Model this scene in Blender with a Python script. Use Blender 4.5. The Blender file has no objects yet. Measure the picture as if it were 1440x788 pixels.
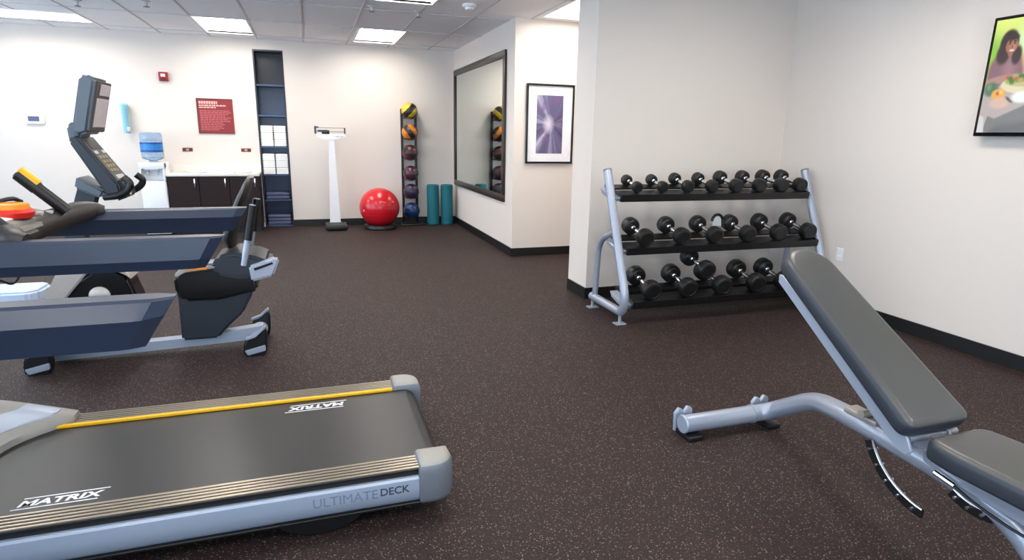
import bpy, bmesh, math, random
from mathutils import Vector, Matrix
random.seed(7)
S = bpy.context.scene
COL = S.collection
PI = math.pi

# ------------------------------------------------------------------ camera, world, exposure
F, PITCH, ROLL, YAW, CAMZ = 840.0, 0.2371, 0.0186, 0.3248, 1.4227
fwd = Vector((math.sin(YAW)*math.cos(PITCH), math.cos(YAW)*math.cos(PITCH), -math.sin(PITCH)))
rt0 = Vector((math.cos(YAW), -math.sin(YAW), 0)); up0 = rt0.cross(fwd)
rt = rt0*math.cos(ROLL) + up0*math.sin(ROLL); up = rt.cross(fwd)
cd = bpy.data.cameras.new('camera'); cam = bpy.data.objects.new('camera', cd); COL.objects.link(cam)
cam.matrix_world = Matrix(((rt.x, up.x, -fwd.x, 0), (rt.y, up.y, -fwd.y, 0), (rt.z, up.z, -fwd.z, CAMZ), (0, 0, 0, 1)))
cd.sensor_fit = 'HORIZONTAL'; cd.sensor_width = 36; cd.lens = F/1440*36
cd.clip_start = 0.05
S.camera = cam
S.view_settings.view_transform = 'Standard'; S.view_settings.look = 'None'
S.view_settings.gamma = 1; S.view_settings.use_curve_mapping = False
S.view_settings.exposure = 0.97
LAMP = 9.0        # ceiling panel emission
SKY = 3.5         # daylight
w = bpy.data.worlds.new('sky'); S.world = w; w.use_nodes = True
bg = w.node_tree.nodes['Background']; bg.inputs[0].default_value = (0.62, 0.80, 1.0, 1); bg.inputs[1].default_value = SKY
S.cycles.use_denoising = True
S.cycles.max_bounces = 10; S.cycles.diffuse_bounces = 6
S.cycles.caustics_reflective = False; S.cycles.caustics_refractive = False
S.cycles.sample_clamp_indirect = 6

def portal(loc, rot, sx, sy):
    l = bpy.data.lights.new('window_portal', 'AREA'); l.shape = 'RECTANGLE'; l.size = sx; l.size_y = sy
    l.cycles.is_portal = True
    o = bpy.data.objects.new('window_portal', l); o.location = loc; o.rotation_euler = rot; COL.objects.link(o)

# ------------------------------------------------------------------ materials
def lin(c):
    f = lambda v: v/12.92 if v <= 0.04045 else ((v+0.055)/1.055)**2.4
    return (f(c[0]/255), f(c[1]/255), f(c[2]/255), 1)
def mat(name, c, rough=0.5, metal=0.0, var=0.06, scale=40, bump=0.0, spec=0.5, coat=0.0, trans=0.0, emit=None, es=0):
    m = bpy.data.materials.new(name); m.use_nodes = True; nt = m.node_tree; b = nt.nodes['Principled BSDF']
    b.inputs['Roughness'].default_value = rough; b.inputs['Metallic'].default_value = metal
    b.inputs['Specular IOR Level'].default_value = spec; b.inputs['Coat Weight'].default_value = coat
    b.inputs['Transmission Weight'].default_value = trans
    tc = nt.nodes.new('ShaderNodeTexCoord'); n = nt.nodes.new('ShaderNodeTexNoise'); n.inputs['Scale'].default_value = scale
    n.inputs['Detail'].default_value = 3
    nt.links.new(tc.outputs['Object'], n.inputs['Vector'])
    mx = nt.nodes.new('ShaderNodeMix'); mx.data_type = 'RGBA'
    L = lin(c); d = tuple(max(0, v*(1-var)) for v in L[:3])+(1,); u = tuple(min(1, v*(1+var)) for v in L[:3])+(1,)
    mx.inputs[6].default_value = d; mx.inputs[7].default_value = u
    nt.links.new(n.outputs['Fac'], mx.inputs[0]); nt.links.new(mx.outputs[2], b.inputs['Base Color'])
    if bump:
        bp = nt.nodes.new('ShaderNodeBump'); bp.inputs['Strength'].default_value = bump; bp.inputs['Distance'].default_value = 0.003
        nt.links.new(n.outputs['Fac'], bp.inputs['Height']); nt.links.new(bp.outputs['Normal'], b.inputs['Normal'])
    if emit:
        b.inputs['Emission Color'].default_value = lin(emit); b.inputs['Emission Strength'].default_value = es
    return m

M = {}
M['wall'] = mat('wall_paint', (228, 218, 209), 0.75, var=0.02, scale=120, bump=0.08, spec=0.3)
M['tile'] = mat('ceiling_tile', (236, 236, 239), 0.9, var=0.05, scale=160, bump=0.15, spec=0.2)
M['grid'] = mat('ceiling_grid', (190, 190, 194), 0.5)
M['base'] = mat('black_rubber_base', (13, 12, 12), 0.5)
M['white_frame'] = mat('white_enamel', (240, 240, 238), 0.4)
M['lamp'] = mat('lamp_diffuser', (255, 252, 245), 0.5, emit=(255, 249, 241), es=LAMP)
M['black'] = mat('black_plastic', (15, 15, 16), 0.42)
M['gloss_black'] = mat('gloss_black_plastic', (9, 9, 11), 0.18)
M['urethane'] = mat('black_urethane', (21, 21, 21), 0.42, var=0.15, scale=60)
M['chrome'] = mat('chrome', (225, 225, 228), 0.16, 1.0, var=0.02)
M['silver'] = mat('silver_paint', (164, 171, 186), 0.32, 0.35, var=0.03, coat=0.3)
M['panel'] = mat('silver_blue_panel', (160, 170, 186), 0.38, 0.25, var=0.03)
M['armblue'] = mat('slate_blue_plastic', (38, 48, 68), 0.4, var=0.12, scale=300)
M['armroot'] = mat('grey_teal_plastic', (110, 124, 134), 0.45)
M['belt'] = mat('belt_rubber', (24, 24, 27), 0.38, var=0.12, scale=200, bump=0.05)
M['rail'] = mat('rail_dark', (22, 21, 21), 0.4)
M['rib'] = mat('rail_rib', (152, 140, 124), 0.3, 0.6)
M['yellow'] = mat('yellow_strip', (240, 178, 20), 0.45)
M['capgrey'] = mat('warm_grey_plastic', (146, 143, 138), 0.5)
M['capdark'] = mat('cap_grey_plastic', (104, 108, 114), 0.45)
M['white_ink'] = mat('white_print', (235, 235, 235), 0.6)
M['dark_ink'] = mat('dark_print', (58, 66, 78), 0.6)
M['pale_ink'] = mat('pale_print', (112, 122, 142), 0.6)
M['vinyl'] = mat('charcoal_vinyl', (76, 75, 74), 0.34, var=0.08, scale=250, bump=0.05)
M['vinyl_shaded'] = mat('charcoal_vinyl_shaded', (50, 55, 63), 0.42, var=0.08, scale=250, bump=0.05)  # same pad vinyl, darker and bluer: side shade painted into the colour
M['wood'] = mat('dark_walnut_laminate', (36, 20, 17), 0.5, var=0.2, scale=12, spec=0.25)
M['counter'] = mat('pale_counter', (232, 226, 218), 0.3, var=0.03)
M['navy'] = mat('navy_laminate', (62, 78, 112), 0.25, var=0.1, scale=8)
M['navy_dark'] = mat('dark_slate_laminate', (32, 34, 45), 0.3, var=0.1, scale=8)
M['towel'] = mat('white_terry', (240, 238, 235), 0.95, var=0.05, scale=300, bump=0.4)
M['white'] = mat('white_plastic', (238, 238, 240), 0.35)
M['offwhite'] = mat('pale_grey_plastic', (190, 190, 194), 0.5)  # plain pale grey plastic for taps, drip tray and small plates
M['bottle'] = mat('blue_bottle', (184, 214, 246), 0.08, var=0.03, trans=0.75)
M['label'] = mat('blue_label', (38, 130, 205), 0.4, var=0.3, scale=20)
M['label_dark'] = mat('dark_blue_label', (25, 60, 140), 0.4)
M['slate_cloth'] = mat('slate_cloth', (92, 100, 130), 0.8, var=0.1, scale=200)
M['red'] = mat('alarm_red', (160, 26, 24), 0.4)
M['sign'] = mat('sign_red', (140, 34, 32), 0.4, var=0.05)
M['sign_dark'] = mat('sign_edge', (92, 20, 22), 0.4)
M['sign_ink'] = mat('sign_ink', (236, 180, 170), 0.6)
M['sign_ink2'] = mat('sign_ink_soft', (190, 96, 98), 0.6)
M['cup'] = mat('pale_aqua_plastic', (150, 205, 222), 0.25, var=0.05)
M['plate'] = mat('maroon_plate', (92, 38, 34), 0.4)
M['platemid'] = mat('grey_receptacle', (190, 150, 140), 0.4)
M['lcd'] = mat('lcd_dark', (70, 72, 110), 0.2)
M['ballred'] = mat('red_vinyl', (206, 20, 36), 0.28, var=0.05, coat=0.2)
M['teal'] = mat('teal_foam', (14, 104, 116), 0.7, var=0.1, scale=200)
M['frame'] = mat('espresso_wood', (44, 35, 30), 0.35, var=0.2, scale=20)
M['mat_board'] = mat('white_mat_board', (240, 240, 244), 0.7)
M['screen'] = mat('console_screen', (150, 138, 140), 0.2, var=0.15, scale=30, emit=(190, 175, 178), es=0.15)
M['key'] = mat('key_gold', (150, 140, 96), 0.4, var=0.2)
M['key_pale'] = mat('key_pale', (205, 200, 195), 0.4)
M['consolegrey'] = mat('console_grey', (62, 60, 62), 0.4)
M['housing'] = mat('blue_grey_housing', (84, 94, 104), 0.4)
M['darkhousing'] = mat('dark_slate_housing', (32, 38, 46), 0.4)
M['orange'] = mat('orange_plastic', (240, 150, 30), 0.4)
M['red_clip'] = mat('red_plastic', (215, 40, 25), 0.4)
M['tan_silver'] = mat('champagne_metal', (178, 170, 162), 0.35, 0.4)
M['step'] = mat('pale_blue_plastic', (190, 205, 228), 0.5)
M['paper'] = mat('white_paper', (235, 235, 235), 0.8)
M['dkbrown'] = mat('tray_brown', (52, 46, 44), 0.45)
M['greygreen'] = mat('grey_tray', (128, 126, 120), 0.5)
for k, c1 in [('b_yellow', (222, 184, 28)), ('b_orange', (214, 126, 28)), ('b_maroon', (92, 34, 36)), ('b_plum', (72, 32, 50)), ('b_purple', (54, 38, 66)), ('b_blue', (22, 52, 108))]:
    M[k] = mat(k, c1, 0.32, var=0.08)
M['b_black'] = mat('b_black', (36, 26, 24), 0.35)

def emis(name, c, s=1.0):
    m = bpy.data.materials.new(name); m.use_nodes = True; b = m.node_tree.nodes['Principled BSDF']
    b.inputs['Base Color'].default_value = (0.01, 0.01, 0.01, 1); b.inputs['Roughness'].default_value = 0.25
    b.inputs['Emission Color'].default_value = lin(c); b.inputs['Emission Strength'].default_value = s
    return m

# floor: black rubber with brown mottling and pale flecks
def floor_mat():
    m = bpy.data.materials.new('speckled_rubber'); m.use_nodes = True; nt = m.node_tree; b = nt.nodes['Principled BSDF']
    tc = nt.nodes.new('ShaderNodeTexCoord')
    def noise(sc, det):
        n = nt.nodes.new('ShaderNodeTexNoise'); n.inputs['Scale'].default_value = sc; n.inputs['Detail'].default_value = det
        nt.links.new(tc.outputs['Object'], n.inputs['Vector']); return n
    def ramp(src, stops):
        r = nt.nodes.new('ShaderNodeValToRGB'); e = r.color_ramp.elements
        e[0].position, e[0].color = stops[0][0], lin(stops[0][1]); e[1].position, e[1].color = stops[1][0], lin(stops[1][1])
        for p, c in stops[2:]:
            x = e.new(p); x.color = lin(c)
        nt.links.new(src, r.inputs[0]); return r
    n1 = noise(130, 5); base = ramp(n1.outputs['Fac'], [(0.32, (10, 7, 7)), (0.68, (54, 39, 36))])
    v = nt.nodes.new('ShaderNodeTexVoronoi'); v.inputs['Scale'].default_value = 185; nt.links.new(tc.outputs['Object'], v.inputs['Vector'])
    sep = nt.nodes.new('ShaderNodeSeparateColor'); nt.links.new(v.outputs['Color'], sep.inputs[0])
    def lt(sock, th, gt):
        q = nt.nodes.new('ShaderNodeMath'); q.operation = 'GREATER_THAN' if gt else 'LESS_THAN'; q.inputs[1].default_value = th
        nt.links.new(sock, q.inputs[0]); return q
    a = lt(sep.outputs[0], 0.60, True); d = lt(v.outputs['Distance'], 0.46, False)
    mul = nt.nodes.new('ShaderNodeMath'); mul.operation = 'MULTIPLY'
    nt.links.new(a.outputs[0], mul.inputs[0]); nt.links.new(d.outputs[0], mul.inputs[1])
    fl = ramp(sep.outputs[1], [(0.0, (70, 44, 36)), (0.62, (62, 46, 44)), (0.9, (138, 116, 110))])
    mx = nt.nodes.new('ShaderNodeMix'); mx.data_type = 'RGBA'
    nt.links.new(mul.outputs[0], mx.inputs[0]); nt.links.new(base.outputs[0], mx.inputs[6]); nt.links.new(fl.outputs[0], mx.inputs[7])
    nt.links.new(mx.outputs[2], b.inputs['Base Color'])
    b.inputs['Roughness'].default_value = 0.66; b.inputs['Specular IOR Level'].default_value = 0.3
    bp = nt.nodes.new('ShaderNodeBump'); bp.inputs['Strength'].default_value = 0.25; bp.inputs['Distance'].default_value = 0.002
    nt.links.new(n1.outputs['Fac'], bp.inputs['Height']); nt.links.new(bp.outputs['Normal'], b.inputs['Normal'])
    return m
M['floor'] = floor_mat()

def mirror_mat():
    m = bpy.data.materials.new('mirror_glass'); m.use_nodes = True; b = m.node_tree.nodes['Principled BSDF']
    b.inputs['Metallic'].default_value = 1; b.inputs['Roughness'].default_value = 0.015
    b.inputs['Base Color'].default_value = lin((240, 246, 240)); return m
M['mirror'] = mirror_mat()

def art_mat():
    m = bpy.data.materials.new('abstract_print'); m.use_nodes = True; nt = m.node_tree; b = nt.nodes['Principled BSDF']
    tc = nt.nodes.new('ShaderNodeTexCoord'); mp = nt.nodes.new('ShaderNodeMapping'); mp.inputs['Rotation'].default_value = (PI/2, 0, 0)
    mp.inputs['Location'].default_value = (-0.02, 0, 0)
    nt.links.new(tc.outputs['Object'], mp.inputs['Vector'])
    g = nt.nodes.new('ShaderNodeTexGradient'); g.gradient_type = 'RADIAL'; nt.links.new(mp.outputs[0], g.inputs['Vector'])
    n = nt.nodes.new('ShaderNodeTexNoise'); n.noise_dimensions = '1D'; n.inputs['Scale'].default_value = 9; n.inputs['Detail'].default_value = 5
    nt.links.new(g.outputs['Fac'], n.inputs['W'])
    r = nt.nodes.new('ShaderNodeValToRGB'); e = r.color_ramp.elements
    e[0].position, e[0].color = 0.30, lin((66, 64, 96)); e[1].position, e[1].color = 0.75, lin((206, 202, 222))
    x = e.new(0.55); x.color = lin((106, 102, 138))
    nt.links.new(n.outputs['Fac'], r.inputs[0])
    n2 = nt.nodes.new('ShaderNodeTexNoise'); n2.inputs['Scale'].default_value = 9; nt.links.new(tc.outputs['Object'], n2.inputs['Vector'])
    r2 = nt.nodes.new('ShaderNodeValToRGB'); r2.color_ramp.elements[0].position = 0.5; r2.color_ramp.elements[1].position = 0.7
    nt.links.new(n2.outputs['Fac'], r2.inputs[0])
    mx = nt.nodes.new('ShaderNodeMix'); mx.data_type = 'RGBA'; mx.inputs[7].default_value = lin((116, 84, 130))
    nt.links.new(r2.outputs[0], mx.inputs[0]); nt.links.new(r.outputs[0], mx.inputs[6])
    g2 = nt.nodes.new('ShaderNodeTexGradient'); g2.gradient_type = 'SPHERICAL'; mp2 = nt.nodes.new('ShaderNodeMapping'); mp2.inputs['Scale'].default_value = (12, 12, 8); mp2.inputs['Location'].default_value = (.2, 0, 0)
    nt.links.new(tc.outputs['Object'], mp2.inputs['Vector']); nt.links.new(mp2.outputs[0], g2.inputs['Vector'])
    m3 = nt.nodes.new('ShaderNodeMix'); m3.data_type = 'RGBA'; m3.inputs[7].default_value = lin((228, 222, 238))
    nt.links.new(g2.outputs['Fac'], m3.inputs[0]); nt.links.new(mx.outputs[2], m3.inputs[6])
    nt.links.new(m3.outputs[2], b.inputs['Base Color']); b.inputs['Roughness'].default_value = 0.4
    return m
M['art'] = art_mat()

# ------------------------------------------------------------------ mesh helpers
def merge(bm, t):
    me = bpy.data.meshes.new('t'); t.to_mesh(me); t.free(); bm.from_mesh(me); bpy.data.meshes.remove(me)
def NB(): return bmesh.new()
def box(bm, x0, x1, y0, y1, z0, z1, bev=0.0, seg=2, tf=None):
    t = NB(); bmesh.ops.create_cube(t, size=1)
    bmesh.ops.scale(t, vec=(x1-x0, y1-y0, z1-z0), verts=t.verts); bmesh.ops.translate(t, vec=((x0+x1)/2, (y0+y1)/2, (z0+z1)/2), verts=t.verts)
    if bev: bmesh.ops.bevel(t, geom=t.edges[:], offset=bev, segments=seg, affect='EDGES', clamp_overlap=True, profile=0.5)
    if tf is not None: bmesh.ops.transform(t, matrix=tf, verts=t.verts)
    merge(bm, t); return bm
def prism(bm, poly, axis, a0, a1, bev=0.0, seg=2, tf=None):
    """extrude a closed outline: axis 'Y' takes (x,z), 'X' takes (y,z), 'Z' takes (x,y)"""
    t = NB()
    def P(u, v, a): return {'Y': (u, a, v), 'X': (a, u, v), 'Z': (u, v, a)}[axis]
    A = [t.verts.new(P(u, v, a0)) for u, v in poly]; B = [t.verts.new(P(u, v, a1)) for u, v in poly]
    n = len(poly); t.faces.new(A); t.faces.new(B[::-1])
    for i in range(n): t.faces.new((A[i], B[i], B[(i+1) % n], A[(i+1) % n]))
    bmesh.ops.recalc_face_normals(t, faces=t.faces)
    if bev: bmesh.ops.bevel(t, geom=t.edges[:], offset=bev, segments=seg, affect='EDGES', clamp_overlap=True)
    if tf is not None: bmesh.ops.transform(t, matrix=tf, verts=t.verts)
    merge(bm, t); return bm
def smooth(pts, k=6):
    pts = [Vector(p) for p in pts]; out = []
    P = [pts[0]*2-pts[1]]+pts+[pts[-1]*2-pts[-2]]
    for i in range(1, len(P)-2):
        a, b, c, d = P[i-1:i+3]
        for j in range(k):
            s = j/k
            out.append(0.5*((2*b)+(c-a)*s+(2*a-5*b+4*c-d)*s*s+(3*b-a-3*c+d)*s**3))
    out.append(pts[-1]); return out
def fillet(pts, r, k=6):
    """polyline with every corner rounded by distance r"""
    pts = [Vector(p) for p in pts]; out = [pts[0]]
    for i in range(1, len(pts)-1):
        a, b, c = pts[i-1], pts[i], pts[i+1]
        d = min(r, (a-b).length*.49, (c-b).length*.49); p, q = b+(a-b).normalized()*d, b+(c-b).normalized()*d
        for j in range(k+1):
            s = j/k; out.append(p*(1-s)**2+b*2*s*(1-s)+q*s*s)
    out.append(pts[-1]); return out
def tube(bm, pts, r, seg=14, ry=None, caps=True, closed=False, round_end=False):
    pts = [Vector(p) for p in pts]; n = len(pts); t = NB(); rings = []
    R = r if isinstance(r, (list, tuple)) else [r]*n
    up = None
    for i in range(n):
        if closed: d = (pts[(i+1) % n]-pts[i-1]).normalized()
        else: d = (pts[min(i+1, n-1)]-pts[max(i-1, 0)]).normalized()
        if up is None:
            up = Vector((0, 0, 1)) if abs(d.z) < 0.9 else Vector((0, 1, 0))
        s = d.cross(up).normalized(); up = s.cross(d).normalized()
        k = (ry/R[i]) if ry else 1
        rings.append([t.verts.new(pts[i]+s*R[i]*math.cos(2*PI*j/seg)+up*R[i]*k*math.sin(2*PI*j/seg)) for j in range(seg)])
    for i in range(n if closed else n-1):
        a, b = rings[i], rings[(i+1) % n]
        for j in range(seg): t.faces.new((a[j], a[(j+1) % seg], b[(j+1) % seg], b[j]))
    if caps and not closed: t.faces.new(rings[0]); t.faces.new(rings[-1])
    bmesh.ops.recalc_face_normals(t, faces=t.faces); merge(bm, t); return bm
def lathe(bm, prof, origin=(0, 0, 0), axis='Z', seg=28, rot=None):
    t = NB(); rings = []
    for r, h in prof:
        rings.append([t.verts.new((r*math.cos(2*PI*j/seg), r*math.sin(2*PI*j/seg), h)) for j in range(seg)] if r > 1e-6 else [t.verts.new((0, 0, h))])
    for a, b in zip(rings, rings[1:]):
        for j in range(seg):
            k = (j+1) % seg
            f = [a[j % len(a)], a[k % len(a)], b[k % len(b)], b[j % len(b)]]
            u = []
            for v in f:
                if v not in u: u.append(v)
            if len(u) > 2: t.faces.new(u)
    for e in (rings[0], rings[-1]):
        if len(e) > 1: t.faces.new(e)
    bmesh.ops.recalc_face_normals(t, faces=t.faces)
    m = {'Z': Matrix(), 'Y': Matrix.Rotation(-PI/2, 4, 'X'), 'X': Matrix.Rotation(PI/2, 4, 'Y')}[axis]
    if rot is not None: m = rot @ m
    bmesh.ops.transform(t, matrix=Matrix.Translation(origin) @ m, verts=t.verts); merge(bm, t); return bm
def loft(bm, rings, caps=True):
    t = NB(); V = [[t.verts.new(p) for p in r] for r in rings]; n = len(V[0])
    for a, b in zip(V, V[1:]):
        for j in range(n): t.faces.new((a[j], a[(j+1) % n], b[(j+1) % n], b[j]))
    if caps: t.faces.new(V[0]); t.faces.new(V[-1])
    bmesh.ops.recalc_face_normals(t, faces=t.faces); merge(bm, t); return bm
def ball(bm, c, r, seg=32, sz=1.0):
    return lathe(bm, [(r*math.sin(PI*i/seg), -r*sz*math.cos(PI*i/seg)) for i in range(seg+1)], c, seg=seg+8)

def cushion(poly, rings, tf=None):
    """convex outline (x,y) stacked at the given (inset, z) levels, smoothly rounded"""
    n = len(poly); P = [Vector((u, v)) for u, v in poly]
    area = sum(P[i].x*P[(i+1) % n].y-P[(i+1) % n].x*P[i].y for i in range(n)); sg = 1 if area > 0 else -1
    def off(d):
        o = []
        for i in range(n):
            e1 = (P[i]-P[i-1]).normalized(); e2 = (P[(i+1) % n]-P[i]).normalized()
            n1 = Vector((-e1.y, e1.x))*sg; n2 = Vector((-e2.y, e2.x))*sg
            b = (n1+n2).normalized(); o.append(P[i]+b*(d/max(.35, b.dot(n1))))
        return o
    bm = NB(); loft(bm, [[(q.x, q.y, z) for q in off(d)] for d, z in rings])
    if tf is not None: bmesh.ops.transform(bm, matrix=tf, verts=bm.verts)
    return bm
def rounded(poly, r, k=5):
    n = len(poly); out = []
    for i in range(n):
        a, b, c = [Vector((*poly[j % n], 0)) for j in (i-1, i, i+1)]
        d = min(r, (a-b).length*.45, (c-b).length*.45); p, q = b+(a-b).normalized()*d, b+(c-b).normalized()*d
        for j in range(k+1):
            t_ = j/k; w_ = p*(1-t_)**2+b*2*t_*(1-t_)+q*t_*t_; out.append((w_.x, w_.y))
    return out

ROOT = {}
def tag(o, label, cat, group=None, kind=None):
    o['label'] = label; o['category'] = cat
    if group: o['group'] = group
    if kind: o['kind'] = kind
    return o
def thing(name, label, cat, loc=(0, 0, 0), group=None):
    o = bpy.data.objects.new(name, None); COL.objects.link(o); o.location = loc; o.empty_display_size = 0.1
    ROOT[o.name] = Vector(loc); return tag(o, label, cat, group)
def obj(name, bm, m, parent=None, org=None, sm=32, label=None, local=False):
    """one mesh object; coordinates are given in the room's frame unless local"""
    o0 = Vector(org) if org is not None else (ROOT[parent.name] if parent is not None else Vector())
    if not local: bmesh.ops.translate(bm, vec=-o0, verts=bm.verts)
    me = bpy.data.meshes.new(name); bm.to_mesh(me); bm.free()
    for x in (m if isinstance(m, list) else [m]): me.materials.append(M[x] if isinstance(x, str) else x)
    for p in me.polygons: p.use_smooth = True
    me.set_sharp_from_angle(angle=math.radians(sm))
    o = bpy.data.objects.new(name, me); COL.objects.link(o)
    if parent is not None: o.parent = parent; ROOT[o.name] = ROOT[parent.name]
    else: o.location = o0
    if label: o['label'] = label
    return o
def struct(name, bm, m, sm=32):
    o = obj(name, bm, m, sm=sm); o['kind'] = 'structure'; return o
def dup(o, loc, name=None, label=None, rot=None, scale=None):
    r = o.copy(); COL.objects.link(r); r.location = loc
    if label: r['label'] = label
    if rot: r.rotation_euler = rot
    if scale: r.scale = (scale,)*3
    for c in list(o.children):
        k = c.copy(); COL.objects.link(k); k.parent = r
        for g in list(c.children):
            q = g.copy(); COL.objects.link(q); q.parent = k
    return r
def text(name, s, m, parent, x0, x1, y0, y1, mw, bold=0.0, shear=0.0, depth=0.0006):
    """lettering fitted to a rectangle of the plane given by matrix mw (local x right, y up)"""
    cu = bpy.data.curves.new('t', 'FONT'); cu.body = s; cu.size = 1; cu.offset = bold; cu.shear = shear; cu.resolution_u = 3
    ob = bpy.data.objects.new('t', cu); COL.objects.link(ob)
    dg = bpy.context.evaluated_depsgraph_get(); me = bpy.data.meshes.new_from_object(ob.evaluated_get(dg))
    bpy.data.objects.remove(ob); bpy.data.curves.remove(cu)
    xs = [v.co.x for v in me.vertices]; ys = [v.co.y for v in me.vertices]
    ax, bx, ay, by = min(xs), max(xs), min(ys), max(ys)
    bm = NB(); bm.from_mesh(me); bpy.data.meshes.remove(me)
    for v in bm.verts: v.co = Vector((x0+(v.co.x-ax)/(bx-ax)*(x1-x0), y0+(v.co.y-ay)/(by-ay)*(y1-y0), 0))
    ext = bmesh.ops.extrude_face_region(bm, geom=bm.faces[:])
    bmesh.ops.translate(bm, vec=(0, 0, depth), verts=[g for g in ext['geom'] if isinstance(g, bmesh.types.BMVert)])
    bmesh.ops.recalc_face_normals(bm, faces=bm.faces)
    bmesh.ops.transform(bm, matrix=mw, verts=bm.verts)
    return obj(name, bm, m, parent, sm=20)

# ------------------------------------------------------------------ room shell
XL, XR, YF, YB, ZC = -5.2, 4.29, -2.4, 9.775, 2.70
XM, YP, YD, YE, XE = 2.2578, 6.7414, 4.739, 5.128, 2.297     # mirror wall, picture wall, dumbbell wall front/back/end
NX0, NX1, NZ = -0.690, -0.282, 2.56                          # niche opening
box_ = lambda *a, **k: box(NB(), *a, **k)
struct('floor', box_(XL-.15, XR+.15, YF-.15, YB+.6, -0.12, 0), 'floor')
bm = NB(); T = 0.15
box(bm, XL-T, NX0, YB, YB+T, 0, ZC); box(bm, NX1, XM+T, YB, YB+T, 0, ZC); box(bm, NX0, NX1, YB, YB+T, NZ, ZC)
struct('wall_back', bm, 'wall')
struct('wall_mirror', box_(XM, XM+T, YP, YB, 0, ZC), 'wall')
struct('wall_picture', box_(XM+T, XR+T, YP, YP+T, 0, ZC), 'wall')
struct('wall_dumbbell', box_(XE, XR, YD, YE, 0, ZC), 'wall')
struct('wall_right', box_(XR, XR+T, YF, YP, 0, ZC), 'wall')
# daylight side: window wall behind and to the left of the viewer
bm = NB()
wins = [(-4.6, -2.6), (-2.2, -0.2), (0.2, 2.2)]
box(bm, XL-T, XR+T, YF-T, YF, 0, 0.5); box(bm, XL-T, XR+T, YF-T, YF, 2.45, ZC)
xs = [XL-T]+[v for a in wins for v in a]+[XR+T]
for i in range(0, len(xs), 2): box(bm, xs[i], xs[i+1], YF-T, YF, 0.5, 2.45)
struct('wall_front', bm, 'wall')
bm = NB(); lw = [(-1.2, 1.6), (2.4, 5.0), (5.8, 8.6)]
box(bm, XL-T, XL, YF, YB, 0, 0.4); box(bm, XL-T, XL, YF, YB, 2.45, ZC)
ys = [YF]+[v for a in lw for v in a]+[YB]
for i in range(0, len(ys), 2): box(bm, XL-T, XL, ys[i], ys[i+1], 0.4, 2.45)
struct('wall_left', bm, 'wall')
def winframe(n, bm_): struct('window_%d' % n, bm_, 'white_frame')
k = 1
for a, b in wins:
    bm = NB()
    for q in (a, (a+b)/2-.02, b-.04): box(bm, q, q+.04, YF-.1, YF-.05, .5, 2.45)
    for z in (.5, 2.41): box(bm, a, b, YF-.1, YF-.05, z, z+.04)
    winframe(k, bm); k += 1
    portal(((a+b)/2, YF-.16, 1.475), (PI/2, 0, 0), b-a, 1.95)
for a, b in lw:
    bm = NB()
    for q in (a, (a+b)/2-.02, b-.04): box(bm, XL-.1, XL-.05, q, q+.04, .4, 2.45)
    for z in (.4, 2.41): box(bm, XL-.1, XL-.05, a, b, z, z+.04)
    winframe(k, bm); k += 1
    portal((XL-.16, (a+b)/2, 1.425), (PI/2, 0, -PI/2), b-a, 2.05)

# ceiling: lay-in tiles on a T-bar grid, lamps take tile bays
G = 0.61
GX = [-5.185+0.0 + i*G for i in range(0, 17)]
gx0 = 0.0-9*G
GX = [gx0+i*G+0.005 for i in range(0, 18)]
GY = [9.39-i*1.22 for i in range(0, 11)]
LAMPS = [  # x0,x1,y0,y1
    (-1.215, -0.605, 8.17, 9.39), (0.615+.06, 1.225+.06, 8.17, 9.39), (0.675, 1.285, 5.25, 6.47),
    (-3.655, -2.435, 8.60, 9.21), (2.50, 3.11, 5.36, 6.58),
    (-1.215, -0.605, 5.25, 6.47), (-3.045, -2.435, 5.25, 6.47),  # from this row on: unseen panels, added to light the room
    (0.675, 1.285, 2.3, 3.52), (-1.215, -0.605, 2.3, 3.52), (2.7, 3.31, 2.3, 3.52),
    (0.675, 1.285, -0.6, 0.62), (-1.215, -0.605, -0.6, 0.62), (2.7, 3.31, -0.6, 0.62)]
bm = NB()
xs = sorted(set([XL-T, XR+T]+[v for l in LAMPS for v in l[:2]])); ys = sorted(set([YF-T, YB+T]+[v for l in LAMPS for v in l[2:]]))
for i in range(len(xs)-1):
    for j in range(len(ys)-1):
        cx, cy = (xs[i]+xs[i+1])/2, (ys[j]+ys[j+1])/2
        if any(l[0] < cx < l[1] and l[2] < cy < l[3] for l in LAMPS): continue
        v = [bm.verts.new(p) for p in ((xs[i], ys[j], ZC), (xs[i], ys[j+1], ZC), (xs[i+1], ys[j+1], ZC), (xs[i+1], ys[j], ZC))]
        bm.faces.new(v)
bmesh.ops.remove_doubles(bm, verts=bm.verts, dist=1e-5)
ext = bmesh.ops.extrude_face_region(bm, geom=bm.faces[:])
bmesh.ops.translate(bm, vec=(0, 0, 0.2), verts=[g for g in ext['geom'] if isinstance(g, bmesh.types.BMVert)])
bmesh.ops.recalc_face_normals(bm, faces=bm.faces)
struct('ceiling', bm, 'tile')
bm = NB(); hw = 0.009
def cut(lo, hi, blocked):
    segs = [(lo, hi)]
    for a, b in blocked:
        segs = [s for q in segs for s in ((q[0], min(q[1], a)), (max(q[0], b), q[1])) if s[1]-s[0] > .01]
    return segs
def inroom_segs(x, y, dirn):
    return True
for x in GX:
    if not XL < x < XR: continue
    blk = [(l[2], l[3]) for l in LAMPS if l[0]+.01 < x < l[1]-.01]
    hi = YB if x < XM else YP
    if x > XE: blk = blk+[(YD, YE)]
    for a, b in cut(YF, hi, blk): box(bm, x-hw, x+hw, a, b, ZC-.006, ZC+.01)
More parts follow.
